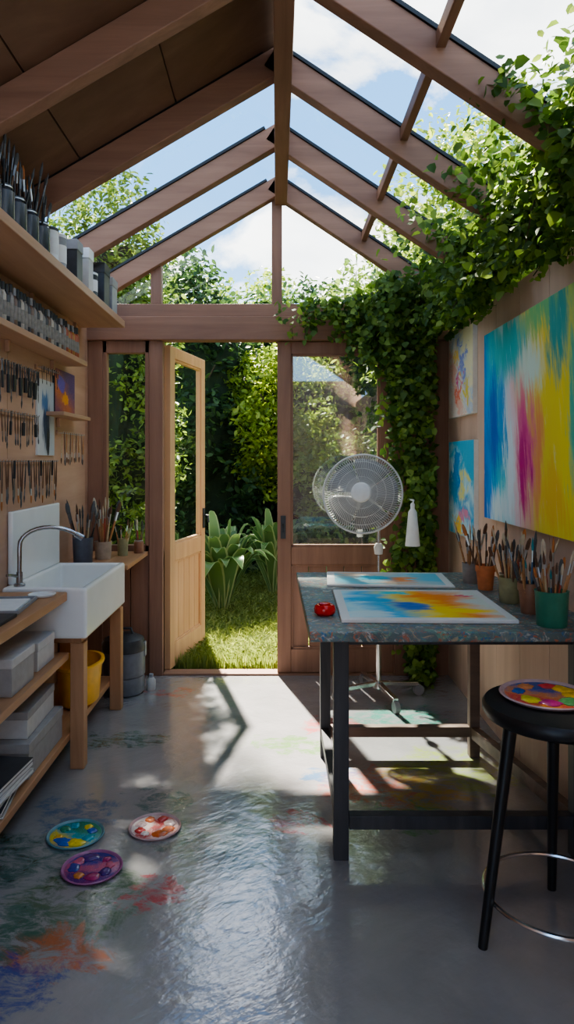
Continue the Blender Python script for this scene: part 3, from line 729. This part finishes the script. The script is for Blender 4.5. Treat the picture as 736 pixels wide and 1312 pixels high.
def board(label, x0, x1, y0, y1, z, th, matf, rz):
    t = thing('painted_board', label, 'painting', ((x0 + x1) / 2, (y0 + y1) / 2, z), (0, 0, rz))
    a, b = (x1 - x0) / 2, (y1 - y0) / 2
    MB().box(-a, a, -b, b, 0, th).build('board_edge', PAPER, t, bevel=.002)
    MB().box(-a + .002, a - .002, -b + .002, b - .002, th, th + .001).build('painted_face', matf, t)
board('bright blue and orange painting lying flat at the front of the table', .215, .785, 2.26, 2.78, TZ + .0005, .012, A_T1, R(-1.5))
board('paler blue painted sheet lying flat behind the bright one', .22, .745, 2.90, 3.24, TZ + .0005, .008, A_T2, R(-4))
# red pot
t = thing('paint_pot', 'small squat glossy red paint pot on the table corner', 'paint pot', (.163, 2.39, TZ))
MB().lathe([(0, 0), (.026, 0), (.035, .008), (.037, .020), (.034, .031), (.028, .036), (0, .036)], n=28).build('pot_body', REDP, t, smooth=True)
MB().lathe([(0, .035), (.020, .035), (.020, .040), (.014, .042), (0, .042)], n=20).build('pot_cap', REDP, t, smooth=True)
# pots row
row = [(.834, 3.02, .036, .085, GREYC, 'cup', 'grey cup of brushes at the far end of the table row', 12),
       (.850, 2.86, .040, .10, TERR, 'terracotta', 'terracotta orange pot of brushes on the table', 12),
       (.905, 2.74, .036, .085, BEIGE, 'cup', 'beige cup of brushes close to the wall on the table', 11),
       (.862, 2.60, .040, .095, OLIVE, 'cup', 'olive cup of brushes on the table', 14),
       (.873, 2.42, .042, .105, BROWNG, 'terracotta', 'dark brown pot of brushes on the table', 14),
       (.875, 2.235, .052, .112, GREENP, 'cup', 'wide dark green enamel cup of brushes at the near end', 17)]
for i, (x, y, r, h, m_, kind, lab, k) in enumerate(row):
    make_pot(kind, h, r, m_, 'brush_pot', lab, 'pot', (x, y, TZ))
    nm = lab.split(' of ')[0]
    fill((x, y, TZ), r, h, k, 'brush standing in the %s on the table' % nm, 'brushes in the ' + nm, ((0, 5, 7, 2), (2, 6, 5, 7), (7, 5, 1, 0), (0, 6, 2, 7, 5, 3), (7, 5, 0, 2, 4, 1), (7, 5, 6, 2, 4, 0, 3))[i], (.68, 1.06), (2, 21))

# ------------------------------------------------------------------ stool
t = thing('bar_stool', 'round black stool with chrome foot ring', 'stool', (.778, 1.95, 0))
MB().lathe([(0, .600), (.17, .600), (.19, .606), (.20, .62), (.20, .635), (.193, .645), (0, .647)], n=48).build('seat', BLACKM, t, smooth=True)
for a in (192, 312, 72):
    a = R(a)
    MB().tube([(.14 * math.cos(a), .14 * math.sin(a), .605), (.225 * math.cos(a), .225 * math.sin(a), .0)], [.019, .013], 12).build('leg', BLACKM, t, smooth=True)
MB().tube([(.195 * math.cos(2 * PI * i / 48), .195 * math.sin(2 * PI * i / 48), .12) for i in range(48)], .0065, 8, closed=True).build('foot_ring', CHROME, t, smooth=True)

# palettes
def palette(loc, r, rim, cols, label, rz):
    t = thing('paint_palette', label, 'palette', loc, (0, 0, rz))
    MB().lathe([(0, 0), (r * .93, 0), (r, .008), (r * .97, .011), (r * .93, .009), (r * .9, .005), (0, .005)], n=48).build('dish', rim, t, smooth=True)
    sm = art('smear', [(0, cols[0]), (.4, cols[1]), (.7, cols[2]), (1, cols[3])], ang=.7, axes=(0, 1), warp=.5, wscale=4, rough=.25)
    MB().lathe([(r * .88, .0052), (r * .86, .0062), (0, .0068)], n=40).build('paint_film', sm, t, smooth=True)
    for i in range(8):
        a = 2 * PI * i / 8 + random.uniform(-.15, .15); c = cols[i % len(cols)]
        m = MB(); rr = r * random.uniform(.14, .24); n_ = 16
        m.lathe([(rr, .006), (rr * 1.02, .008), (rr * .8, .011), (rr * .35, .0125), (0, .011)], n=n_)
        q = [random.uniform(.8, 1.2) for _ in range(n_)]; sy_ = random.uniform(.8, 1.5)
        m.v = [(x * q[j % n_] * sy_, y * q[j % n_], z) for j, (x, y, z) in enumerate(m.v)]
        m.xf(Matrix.Translation((r * .58 * math.cos(a), r * .58 * math.sin(a), 0)) @ Matrix.Rotation(a + 1.57, 4, 'Z'))
        m.build('paint_blob', plain('wet_paint', c, .18, 0, .25, 60, .2), t, smooth=True)
RIMT = plain('teal_rim', (.13, .26, .30), .25); RIMG = plain('pink_grey_rim', (.48, .33, .33), .25); RIMP = plain('purple_rim', (.34, .12, .26), .25)
palette((-.708, 2.47, 0), .10, RIMT, [(.02, .10, .40), (.65, .5, .03), (.03, .28, .35), (.02, .2, .12), (.6, .35, .03)], 'round floor palette in blue, teal and yellow', .3)
palette((-.598, 2.27, 0), .098, RIMP, [(.35, .03, .14), (.08, .03, .18), (.5, .1, .18), (.04, .05, .25), (.55, .2, .05)], 'round floor palette in magenta and purple, nearest the camera', 1)
palette((-.438, 2.52, 0), .094, RIMG, [(.7, .2, .08), (.7, .5, .45), (.5, .05, .05), (.75, .65, .6), (.55, .12, .03)], 'round floor palette in orange, red and white', 2)
palette((.768, 2.0, .6475), .13, RIMG, [(.75, .45, .03), (.6, .05, .06), (.65, .25, .1), (.03, .1, .35), (.7, .6, .05), (.5, .03, .2), (.1, .3, .1)], 'round multicoloured palette resting on the black stool', .5)

# ------------------------------------------------------------------ fan
FX, FY = .565, 3.90
t = thing('pedestal_fan', 'white wire cage pedestal fan on chrome wheeled base', 'fan', (FX, FY, 0))
FANW = plain('fan_wire', (.60, .60, .58), .35, .1, .03, 10, 0)
for i in range(4):
    a = R(14 + 90 * i)
    lg = MB().bar((0, 0, .085), (.235 * math.cos(a), .235 * math.sin(a), .065), .03, .022).build('foot', PALEM, t, bevel=.003)
    c = MB(); cx, cy = .24 * math.cos(a), .24 * math.sin(a)
    c.bar((cx, cy, .075), (cx, cy, .03), .016, .026)
    wv = Vector((-math.sin(a), math.cos(a), 0)) * .013
    c.tube([Vector((cx, cy, .03)) - wv, Vector((cx, cy, .03)) + wv], .030, 18)
    c.build('caster', GREYP, lg, smooth=True)
MB().tube([(0, 0, .06), (0, 0, .55)], .015, 14).build('pole', PALEM, t, smooth=True)
MB().tube([(0, 0, .53), (0, 0, 1.02)], .010, 12).build('inner_pole', PALEM, t, smooth=True)
MB().lathe([(0, .54), (.02, .54), (.021, .60), (.012, .61), (0, .61)], n=20).build('height_collar', GREYP, t, smooth=True)
MB().lathe([(0, .80), (.022, .80), (.026, .84), (.016, .86), (0, .86)], n=20).build('tilt_collar', WHITEP, t, smooth=True)
MB().lathe([(0, .05), (.03, .05), (.034, .075), (.02, .1), (0, .1)], n=20).build('base_hub', PALEM, t, smooth=True)
hc = Vector((.458 - FX, 3.76 - FY, 1.142))
zax = Vector((-.24, -1, .18)).normalized(); xax = Vector((0, 0, 1)).cross(zax).normalized(); yax = zax.cross(xax)
HM = Matrix((xax, yax, zax)).transposed().to_4x4(); HM.translation = hc
RA = .212
def guard(front):
    m = MB(); sg = 1 if front else -1; dp = .055 if front else .055
    def zz(r): return sg * dp * (1 - (r / RA) ** 3)
    for i in range(96):
        a = 2 * PI * i / 96
        tw = .25 if front else -.2
        pts = []
        for j in range(6):
            r = .034 + (RA - .034) * j / 5
            aa = a + tw * j / 5
            pts.append((r * math.cos(aa), r * math.sin(aa), zz(r)))
        m.tube(pts, .0014, 4)
    for r in (.085, .13, .17):
        m.tube([(r * math.cos(2 * PI * i / 48), r * math.sin(2 * PI * i / 48), zz(r)) for i in range(48)], .0016, 4, closed=True)
    m.tube([(RA * math.cos(2 * PI * i / 64), RA * math.sin(2 * PI * i / 64), 0.0 + sg * .003) for i in range(64)], .005, 8, closed=True)
    return m.xf(HM)
fg = guard(True).build('front_guard', FANW, t, smooth=True)
guard(False).build('rear_guard', FANW, t, smooth=True)
MB().lathe([(0, .052), (.050, .052), (.054, .058), (.048, .068), (.02, .076), (0, .077)], n=32).xf(HM).build('hub_cap', WHITEP, fg, smooth=True)
MB().lathe([(0, -.16), (.04, -.155), (.055, -.13), (.058, -.08), (.03, -.05), (.012, -.045), (.012, .02), (0, .02)], n=28).xf(HM).build('motor_housing', WHITEP, t, smooth=True)
BL = plain('fan_blade', (.30, .30, .30), .35, 0, .04, 10, 0)
for k in range(5):
    vs = []; fs = []; NR, NA = 7, 6
    for i in range(NR):
        r = .022 + (.190 - .022) * i / (NR - 1); sp = R(38 + 30 * math.sin(PI * (i + .5) / NR * .75))
        for j in range(NA):
            q = j / (NA - 1) - .5; a = 2 * PI * k / 5 + q * sp
            vs.append((r * math.cos(a), r * math.sin(a), q * .035 - .004))
    for i in range(NR - 1):
        for j in range(NA - 1):
            a = i * NA + j; fs.append((a, a + 1, a + NA + 1, a + NA))
    ob = MB().add(vs, fs).xf(HM).build('blade', BL, t, smooth=True)
    so = ob.modifiers.new('Solid', 'SOLIDIFY'); so.thickness = .002
MB().tube([(0, 0, .99), (0, -.005, 1.08)], [.016, .02], 12).build('neck', WHITEP, t, smooth=True)
MB().tube([(-.0, -.005, 1.06), HM @ Vector((0, 0, -.12))], [.018, .024], 12).build('head_mount', WHITEP, t, smooth=True)

# wall lamp
t = thing('wall_lamp', 'slim white cone shaded wall lamp in front of the corner ivy', 'lamp', (.764, 3.95, 0))
MB().lathe([(.040, .84), (.042, .84), (.024, 1.03), (.015, 1.045), (0, 1.047), (0, 1.043), (.013, 1.04), (.022, 1.028), (.040, .841)], n=28).build('lamp_shade', WHITEP, t, smooth=True)
MB().lathe([(0, 1.044), (.012, 1.044), (.013, 1.075), (.006, 1.082), (0, 1.082)], n=16).build('lamp_socket', WHITEP, t, smooth=True)
MB().lathe([(0, .89), (.016, .895), (.02, .92), (.012, .95), (0, .955)], n=16).build('bulb', CERAMIC, t, smooth=True)
MB().tube([(0, 0, 1.075), (.01, .02, 1.095), (.012, .2, 1.09), (.0, .345, 1.07)], .005, 8).build('arm', WHITEP, t, smooth=True)

# ------------------------------------------------------------------ foliage
TPL_IVY = np.array([(0, 0, 0), (.12, .42, .05), (.6, .36, .06), (1, 0, -.1), (.6, -.36, .06), (.12, -.42, .05)])
TPL_LEAF = np.array([(0, 0, 0), (.3, .24, .04), (.7, .2, .03), (1, 0, -.08), (.7, -.2, .03), (.3, -.24, .04)])
TPL_BLADE = np.array([(0, .03, 0), (.5, .028, .02), (.8, .015, .08), (1, 0, .16), (.5, -.028, .02), (0, -.03, 0)])
def quadmesh(name, V, F, mat, parent=None):
    me = bpy.data.meshes.new(name)
    me.vertices.add(len(V)); me.vertices.foreach_set('co', V.ravel())
    me.loops.add(len(F) * 4); me.loops.foreach_set('vertex_index', F.ravel().astype(np.int32))
    me.polygons.add(len(F)); me.polygons.foreach_set('loop_start', (np.arange(len(F)) * 4).astype(np.int32)); me.polygons.foreach_set('loop_total', np.full(len(F), 4, dtype=np.int32))
    me.update(calc_edges=True); me.materials.append(mat)
    o = bpy.data.objects.new(name, me); COL.objects.link(o)
    if parent: o.parent = parent
    return o
def leaves(name, P, size, mat, parent=None, tpl=TPL_LEAF, bias=(0, 0, .6), axisbias=(0, 0, -.2), var=.45):
    P = np.asarray(P, dtype=float); n = len(P)
    nr = rng.normal(size=(n, 3)) * .6 + np.array(bias); nr /= np.linalg.norm(nr, axis=1)[:, None]
    ax = rng.normal(size=(n, 3)) + np.array(axisbias); ax -= nr * (ax * nr).sum(1)[:, None]; ax /= np.linalg.norm(ax, axis=1)[:, None]
    sd = np.cross(nr, ax)
    s = size * (1 + rng.uniform(-var, var, n))
    V = P[:, None, :] + s[:, None, None] * (tpl[None, :, 0:1] * ax[:, None, :] + tpl[None, :, 1:2] * sd[:, None, :] + tpl[None, :, 2:3] * nr[:, None, :])
    base = np.arange(n)[:, None] * 6
    F = np.concatenate([base + np.array([[0, 3, 2, 1]]), base + np.array([[0, 5, 4, 3]])], 0)
    return quadmesh(name, V.reshape(-1, 3), F, mat, parent)
L_IVY = leafmat('ivy_leaf', [(.05, .105, .025), (.09, .165, .035), (.15, .245, .045), (.26, .36, .08)], .42)
L_LIGHT = leafmat('light_leaf', [(.11, .17, .03), (.17, .25, .04), (.25, .33, .06), (.35, .41, .10)], .45)
L_MID = leafmat('mid_leaf', [(.07, .12, .03), (.11, .18, .04), (.17, .25, .06), (.23, .31, .08)], .4)
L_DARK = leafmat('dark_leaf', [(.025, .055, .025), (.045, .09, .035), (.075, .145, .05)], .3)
L_GRASS = leafmat('grass_blade', [(.15, .20, .055), (.22, .28, .075), (.30, .34, .11)], .4)
L_HOSTA = leafmat('broad_leaf', [(.07, .15, .05), (.12, .21, .07), (.18, .28, .11)], .3, .3)
L_EDGE = leafmat('leaf_margin', [(.26, .33, .15), (.34, .40, .2)], .3, .35)
STEM = plain('woody_stem', (.09, .06, .035), .8); BARK = plain('bark', (.10, .07, .05), .9, 0, .3, 12, .5)
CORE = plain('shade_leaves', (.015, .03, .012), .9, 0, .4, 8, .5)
def nz(x, y, z, f, s=0): return mnoise.noise(Vector((x * f + s, y * f + s * 1.7, z * f)))

# ivy along the right wall top
t = thing('ivy', 'thick ivy spilling in over the top of the right wall', 'ivy', (0, 0, 0))
P = []
def strand(start, L, drift=(0, 0, -1), wob=.35, step=.016, spread=.013, keep=None, per=2):
    p = Vector(start); d = Vector(drift).normalized(); pts = [p.copy()]
    for i in range(int(L / step)):
        d = (d + Vector((random.gauss(0, wob), random.gauss(0, wob), random.gauss(0, wob * .6))) * .35 + Vector(drift) * .15).normalized()
        p = p + d * step
        if keep: keep(p)
        pts.append(p.copy())
        for _ in range(per):
            P.append((p.x + random.gauss(0, spread), p.y + random.gauss(0, spread), p.z + random.gauss(0, spread)))
    return pts
def stem(pts, r=.0022, n=4):
    if len(pts) > 2: MB().tube(pts, r, n).build('vine_stem', STEM, t, smooth=True)
def keepw(p):
    p.x = min(p.x, XR - .045); p.z = max(p.z, 2.06 if p.y > 3.55 else 2.0)
for i in range(300):
    yy = random.uniform(1.5, 4.12)
    q = nz(0, yy, 0, 2.3)
    L = random.choice((.1, .15, .2, .3)) * random.uniform(.7, 1.2) * (1 + 1.2 * q)
    if L < .04: continue
    pts = strand((random.uniform(.88, 1.01), yy, random.uniform(2.18, 2.38)), L, (-.25, random.uniform(-.4, .4), -1), .5, keep=keepw)
    if i % 5 == 0: stem(pts[::2])
for i in range(60):
    yy = random.uniform(1.8, 4.1)
    strand((.97, yy, 2.36), random.uniform(.15, .45), (-1, random.uniform(-.5, .5), .55), .5, per=1, spread=.022, keep=lambda p: setattr(p, 'z', min(p.z, zr(max(.01, p.x)) - .03)))
cnt = 0
while cnt < 8800:
    y_ = random.uniform(1.3, 4.26); x_ = XR - .035 - abs(random.gauss(0, .08)); z_ = random.uniform(2.12, 2.44)
    if nz(x_, y_, z_, 5) + .35 * nz(x_, y_, z_, 2, 5) < -.08: 
        if random.random() < .85: cnt += .3; continue
    z_ = min(z_, zr(x_) - .03)
    P.append((x_, y_, z_)); cnt += 1
P = [p for p in P if p[0] < XR - .025]
leaves('foliage', P, .036, L_IVY, t, TPL_IVY, (-.5, -.4, .6), (0, 0, -.8))
# corner ivy + along header
t = thing('ivy', 'dense ivy column in the far right corner climbing over the closed door', 'ivy', (0, 0, 0))
P = []
cnt = 0
while cnt < 11500:
    x_ = random.uniform(.60, .98); y_ = 4.25 - abs(random.gauss(0, .09)); z_ = random.uniform(.02, 2.42)
    e_ = .79 - .09 * min(1, max(0, (z_ - .7) / 1.3)) - .10 * min(1, max(0, (z_ - 1.5) / .6)) + .07 * nz(0, 0, z_, 3.5) + .05 * nz(0, 0, z_, 9)
    cnt += .5
    if x_ < e_ or y_ < 3.97: continue
    if x_ > (.224 if z_ < 2.1 else .235) * y_: continue
    if nz(x_, y_, z_, 6) < -.18 and random.random() < .8: continue
    P.append((x_, y_, z_)); cnt += .5
for i in range(130):
    x0 = .0 + .90 * random.random() ** .6
    L = (.05 + .50 * (x0 / .95) ** 2) * random.uniform(.4, 1.4)
    pts = strand((x0, random.uniform(4.17, 4.23), random.uniform(2.10, 2.32)), L, (random.uniform(-.3, .15), -.03, -1), .5, per=2 if x0 > .5 else 1)
    if i % 4 == 0: stem(pts[::2])
for i in range(40):
    pts = strand((random.uniform(.70, .90), 4.2, random.uniform(.4, 2.0)), random.uniform(.15, .4), (-.5, -.2, -1), .4, per=1)
for i in range(6):
    x0 = random.uniform(.80, .93)
    stem([(x0 + .02 * math.sin(j * 1.3 + i), 4.25 - .01 * math.cos(j + i), j * .2) for j in range(12)], .006, 6)
P = [p for p in P if p[1] < 4.26 and p[0] < .97 and p[0] < (.226 if p[2] < 2.1 else .24) * p[1]]
for i in range(2300):
    x_ = random.uniform(0, .94)
    if random.random() > .12 + x_ * .75: continue
    y_ = 4.20 + random.uniform(-.05, .03); z_ = 2.15 + random.uniform(-.05, .11) + .10 * x_
    if nz(x_, 0, z_, 7) < -.05: continue
    P.append((x_, y_, z_))
leaves('foliage', P, .036, L_IVY, t, TPL_IVY, (-.3, -.8, .5), (0, 0, -.8))

def blobpts(c, rad, n, clumps, cr=.28):
    c = np.array(c); rad = np.array(rad)
    d = rng.normal(size=(clumps, 3)); d /= np.linalg.norm(d, axis=1)[:, None]
    rr = rng.uniform(.55, 1.0, clumps)[:, None]
    cc = c + d * rr * rad
    idx = rng.integers(0, clumps, n)
    off = rng.normal(size=(n, 3)); off /= np.linalg.norm(off, axis=1)[:, None]; off *= (rng.random(n) ** .4)[:, None]
    P = cc[idx] + off * cr * min(rad) 
    return P[P[:, 2] > .02]
def tree(name, label, cat, c, rad, n, size, mat, core=True, clumps=60, group=None, cr=.38, trunk=.06, base=None, cs=.68, pts=None):
    t = thing(name, label, cat, (0, 0, 0), group=group)
    P = blobpts(c, rad, n, clumps, cr) if pts is None else pts
    leaves('foliage', P, size, mat, t, TPL_LEAF, (0, -.1, .7), (0, 0, -.3))
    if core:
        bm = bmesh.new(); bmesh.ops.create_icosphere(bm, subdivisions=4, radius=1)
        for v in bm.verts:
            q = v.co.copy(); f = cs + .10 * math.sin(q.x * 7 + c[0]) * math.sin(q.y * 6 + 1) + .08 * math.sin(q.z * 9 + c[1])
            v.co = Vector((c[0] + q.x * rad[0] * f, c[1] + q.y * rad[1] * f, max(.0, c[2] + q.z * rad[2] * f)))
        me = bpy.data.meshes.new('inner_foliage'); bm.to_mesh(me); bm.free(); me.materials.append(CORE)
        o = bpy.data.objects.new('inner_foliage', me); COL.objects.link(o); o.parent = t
    bx, by = (c[0], c[1]) if base is None else base
    tr = MB().tube([(bx, by, -.03), ((bx + c[0]) / 2 + .04 - (c[0] - bx) * .3, (by + c[1]) / 2, c[2] * .6), (c[0], c[1], c[2])], [trunk, trunk * .8, trunk * .5], 10)
    for i in range(6):
        a = i * 1.05; z0 = c[2] * (.5 + .08 * i)
        if base is not None: z0 = c[2] - .02 * i
        tr.tube([(c[0], c[1], z0), (c[0] + rad[0] * .4 * math.cos(a), c[1] + rad[1] * .4 * math.sin(a), z0 + rad[2] * .3), (c[0] + rad[0] * .75 * math.cos(a), c[1] + rad[1] * .75 * math.sin(a), z0 + rad[2] * .45)], [trunk * .4, trunk * .25, trunk * .1], 6)
    tr.build('trunk', BARK, t, smooth=True)
    return t
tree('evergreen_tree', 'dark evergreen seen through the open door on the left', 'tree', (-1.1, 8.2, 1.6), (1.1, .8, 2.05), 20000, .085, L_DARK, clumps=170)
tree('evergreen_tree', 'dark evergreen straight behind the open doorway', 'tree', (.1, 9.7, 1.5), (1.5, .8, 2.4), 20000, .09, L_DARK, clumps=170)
tree('leafy_tree', 'light green sunlit tree right of the doorway opening', 'tree', (.05, 7.8, 1.95), (.62, .5, .95), 8000, .062, L_LIGHT, core=False, clumps=60)
tree('leafy_tree', 'mid green tree beyond the closed glass door', 'tree', (1.6, 8.8, 2.0), (1.3, .9, 2.3), 15000, .085, L_MID, clumps=120)
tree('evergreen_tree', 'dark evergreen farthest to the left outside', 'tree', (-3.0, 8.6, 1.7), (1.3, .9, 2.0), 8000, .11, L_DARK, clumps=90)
tree('leafy_tree', 'pale leafy treetop showing along the bottom of the gable window', 'tree', (-.6, 11.4, 2.9), (1.6, .9, 1.45), 11000, .085, L_LIGHT, core=False, clumps=90)
tree('climber_shrub', 'tall leafy shrub right outside the narrow side window', 'shrub', (-1.30, 5.45, 1.7), (.55, .45, 2.0), 24000, .048, L_MID, clumps=300, cr=.36, cs=.55)
tree('leafy_tree', 'bright leafy tree seen through the glass roof on the right', 'tree', (2.05, 6.5, 2.9), (1.2, .9, 1.65), 16000, .07, L_LIGHT, core=False, clumps=110, cr=.34)
tree('garden_shrub', 'low dark shrub behind the closed door glass', 'shrub', (.75, 6.9, .7), (.55, .5, .95), 6000, .06, L_MID)
tree('evergreen_tree', 'dark evergreen farthest to the right outside', 'tree', (3.9, 8.8, 1.7), (1.3, 1.0, 2.2), 6000, .12, L_DARK)
cl = []  # out-of-view leaf canopy, added to keep direct sun off roof and gable
while len(cl) < 320:
    x_ = random.uniform(-3.6, 1.6); y_ = random.uniform(3.2, 8.8)
    if x_ > -.45 and random.random() > .15: continue
    cl.append((x_, y_, random.uniform(7.7, 8.5)))
cl = np.array(cl); idx = rng.integers(0, len(cl), 17000)
off = rng.normal(size=(17000, 3)); off /= np.linalg.norm(off, axis=1)[:, None]; off *= (rng.random(17000) ** .4)[:, None] * .36
tree('sun_block_canopy', 'unseen leaf canopy added above the roof to block the sun', 'tree', (-1.4, 5.8, 8.1), (2.3, 2.6, .4), 0, .17, L_MID, core=False, trunk=.16, base=(-5.0, 5.0), pts=cl[idx] + off)
# climber just outside the right wall arching above the eaves
t = thing('climbing_shrub', 'bright climbing shrub rising outside the right wall beside the roof glass', 'shrub', (0, 0, 0))
n_ = 21000
yv = rng.uniform(1.5, 5.6, n_); top = 2.80 + .18 * np.sin(yv * 3.1) + .12 * np.sin(yv * 7.7 + 1)
zv = 1.7 + (top - 1.7) * rng.random(n_) ** .7; xv = 1.42 + rng.normal(0, .12, n_)
ok = xv > 1.16
P = np.stack([xv[ok], yv[ok], zv[ok]], 1)
sp_ = []
for i in range(140):
    yy = random.uniform(1.7, 5.4); p = Vector((random.uniform(1.2, 1.5), yy, 2.55)); d = Vector((random.uniform(-.25, .1), random.uniform(-.5, .5), 1)).normalized()
    for j in range(random.randint(6, 22)):
        p = p + d * .03; d = (d + Vector((random.gauss(0, .12), random.gauss(0, .12), -.01))).normalized()
        if p.x < 1.15: p.x = 1.15
        for _ in range(3): sp_.append((p.x + random.gauss(0, .025), p.y + random.gauss(0, .025), p.z + random.gauss(0, .025)))
leaves('foliage', np.concatenate([P, np.array(sp_)]), .042, L_LIGHT, t, TPL_LEAF, (-.3, -.2, .7), (0, 0, 0))
for i in range(9):
    yy = 1.7 + i * .45; MB().tube([(1.42, yy, -.03), (1.45, yy + .05, 1.2), (1.38, yy + .1, 2.5)], [.018, .014, .006], 7).build('stem', BARK, t, smooth=True)

# strap-leaved plants
def strap_plant(label, c, h, rad, k, wd):
    t = thing('broadleaf_plant', label, 'plant', c)
    M_ = MB(); NS = 10
    for i in range(k):
        vs = []; fs = []; fe = []
        a = 2.4 * i + random.uniform(-.2, .2); lean = .10 + .90 * (i / k) ** .6
        L = h * random.uniform(.85, 1.1)
        w_ = wd * random.uniform(.8, 1.15)
        for j in range(NS):
            u = j / (NS - 1)
            rr = rad * (.06 + lean * (u ** 1.1)); z = L * (1 - .45 * lean) * (math.sin(u * (1.35 + .9 * lean)))
            ww = w_ * (math.sin(PI * min(1, u * .9 + .10)) ** .7) * .5
            cx, cy = rr * math.cos(a), rr * math.sin(a)
            for q, dz in ((-1, .25), (-.78, .18), (0, 0), (.78, .18), (1, .25)):
                vs.append((cx - q * ww * math.sin(a), cy + q * ww * math.cos(a), max(.01, z + dz * ww)))
        for j in range(NS - 1):
            for q in range(4):
                b_ = j * 5 + q; (fe if q in (0, 3) else fs).append((b_, b_ + 1, b_ + 6, b_ + 5))
        o_ = len(M_.v); M_.v += vs
        M_.f += [tuple(x + o_ for x in f) for f in fs + fe]; M_.m += [0] * len(fs) + [1] * len(fe)
    M_.build('leaf_rosette', [L_HOSTA, L_EDGE], t, smooth=True)
    MB().lathe([(0, -.02), (.05, -.02), (.04, .06), (0, .08)], n=12).build('crown_base', BARK, t, smooth=True)
strap_plant('large broad leaved plant in the middle of the open doorway', (-.48, 6.1, 0), .90, .50, 38, .15)
strap_plant('broad leaved plant farther back behind the doorway right side', (-.02, 6.8, 0), .92, .52, 36, .13)
strap_plant('broad leaved plant seen beyond the open door leaf', (-1.05, 7.0, 0), .7, .45, 26, .14)
strap_plant('broad leaved plant close behind the closed door', (.42, 5.9, 0), .5, .36, 24, .12)

# lawn
GR = plain('lawn_soil', (.15, .20, .06), .95, 0, .3, 6, .5)
struct(MB().box(-14, 14, YF + .10, 26, -.12, -.02).build('ground', GR), 'garden ground')
struct(MB().box(XR + .12, 14, -5, YF + .09, -.12, -.02).build('ground', GR), 'garden ground')
struct(MB().box(-14, XL - .12, -5, YF + .09, -.12, -.02).build('ground', GR), 'garden ground')
n_ = 95000
yv = YF + .15 + (8.0 - YF) * rng.random(n_) ** 1.3; xv = rng.uniform(-1.6, 1.9, n_)
P = np.stack([xv, yv, np.full(n_, -.02)], 1)
def grass():
    n = len(P); s = .035 + .085 * rng.random(n) ** 1.6
    az = rng.uniform(0, 2 * PI, n); ln = rng.uniform(.05, .8, n)
    ln = np.where(P[:, 1] < YF + .3, ln * .3, ln)
    ax = np.stack([np.cos(az) * ln, np.sin(az) * ln, np.ones(n)], 1); 
    sd = np.stack([-np.sin(az), np.cos(az), np.zeros(n)], 1); nr = np.stack([np.cos(az), np.sin(az), -ln], 1)
    V = P[:, None, :] + s[:, None, None] * (TPL_BLADE[None, :, 0:1] * ax[:, None] + TPL_BLADE[None, :, 1:2] * sd[:, None] * 1.3 + TPL_BLADE[None, :, 2:3] * nr[:, None] * 2.4 * np.minimum(1, ln * 3)[:, None, None])
    base = np.arange(n)[:, None] * 6
    F = np.concatenate([base + np.array([[0, 5, 4, 1]]), base + np.array([[1, 4, 3, 2]])], 0)
    o = quadmesh('grass', V.reshape(-1, 3), F, L_GRASS)
    tag(o, 'sunlit grass of the lawn outside the open door', 'grass', kind='stuff')
grass()

# ------------------------------------------------------------------ world, sun, camera
wd = bpy.data.worlds.new('World'); S.world = wd; wd.use_nodes = True
nt = wd.node_tree; bg = nt.nodes['Background']
tc = nd(nt, 'ShaderNodeTexCoord').outputs['Generated']
sp = nd(nt, 'ShaderNodeSeparateXYZ'); nt.links.new(tc, sp.inputs[0])
sky = ramp(nt, sp.outputs[2], [(0, (.40, .56, .76)), (.35, (.12, .29, .56)), (.8, (.07, .20, .46))])
cn = noise(nt, mapping(nt, tc, (1, 1, 1.6), (.35, .1, .25)), 3.0, 8, .56, .3)
ck = ramp(nt, cn.outputs[0], [(.495, (0, 0, 0)), (.56, (1, 1, 1))])
cn2 = noise(nt, mapping(nt, tc, (1, 1, 2), (3.3, 1, 0)), 5, 6)
cc = ramp(nt, cn2.outputs[0], [(.35, (.64, .67, .72)), (.65, (1.0, .99, .97))])
nt.links.new(mixc(nt, ck, sky, cc), bg.inputs[0]); bg.inputs[1].default_value = 2.0
sl = bpy.data.lights.new('Sun', 'SUN'); sl.energy = 17.0; sl.angle = R(1.2); sl.color = (1, .91, .78)
so = bpy.data.objects.new('Sun', sl); COL.objects.link(so)
so.rotation_euler = Vector((.25, -1, -1.30)).to_track_quat('-Z', 'Y').to_euler()
cam = bpy.data.cameras.new('Camera'); co = bpy.data.objects.new('Camera', cam); COL.objects.link(co)
co.location = (0, 0, 1.32); co.rotation_euler = (PI / 2, 0, 0)
cam.lens = 900 / 1312 * 36; cam.sensor_width = 36; cam.sensor_fit = 'AUTO'
cam.shift_x = 13 / 1312; cam.shift_y = -66 / 1312; cam.clip_start = .05
S.camera = co
S.view_settings.view_transform = 'AgX'
try: S.view_settings.look = 'AgX - Medium High Contrast'
except Exception: pass
S.view_settings.exposure = 1.2
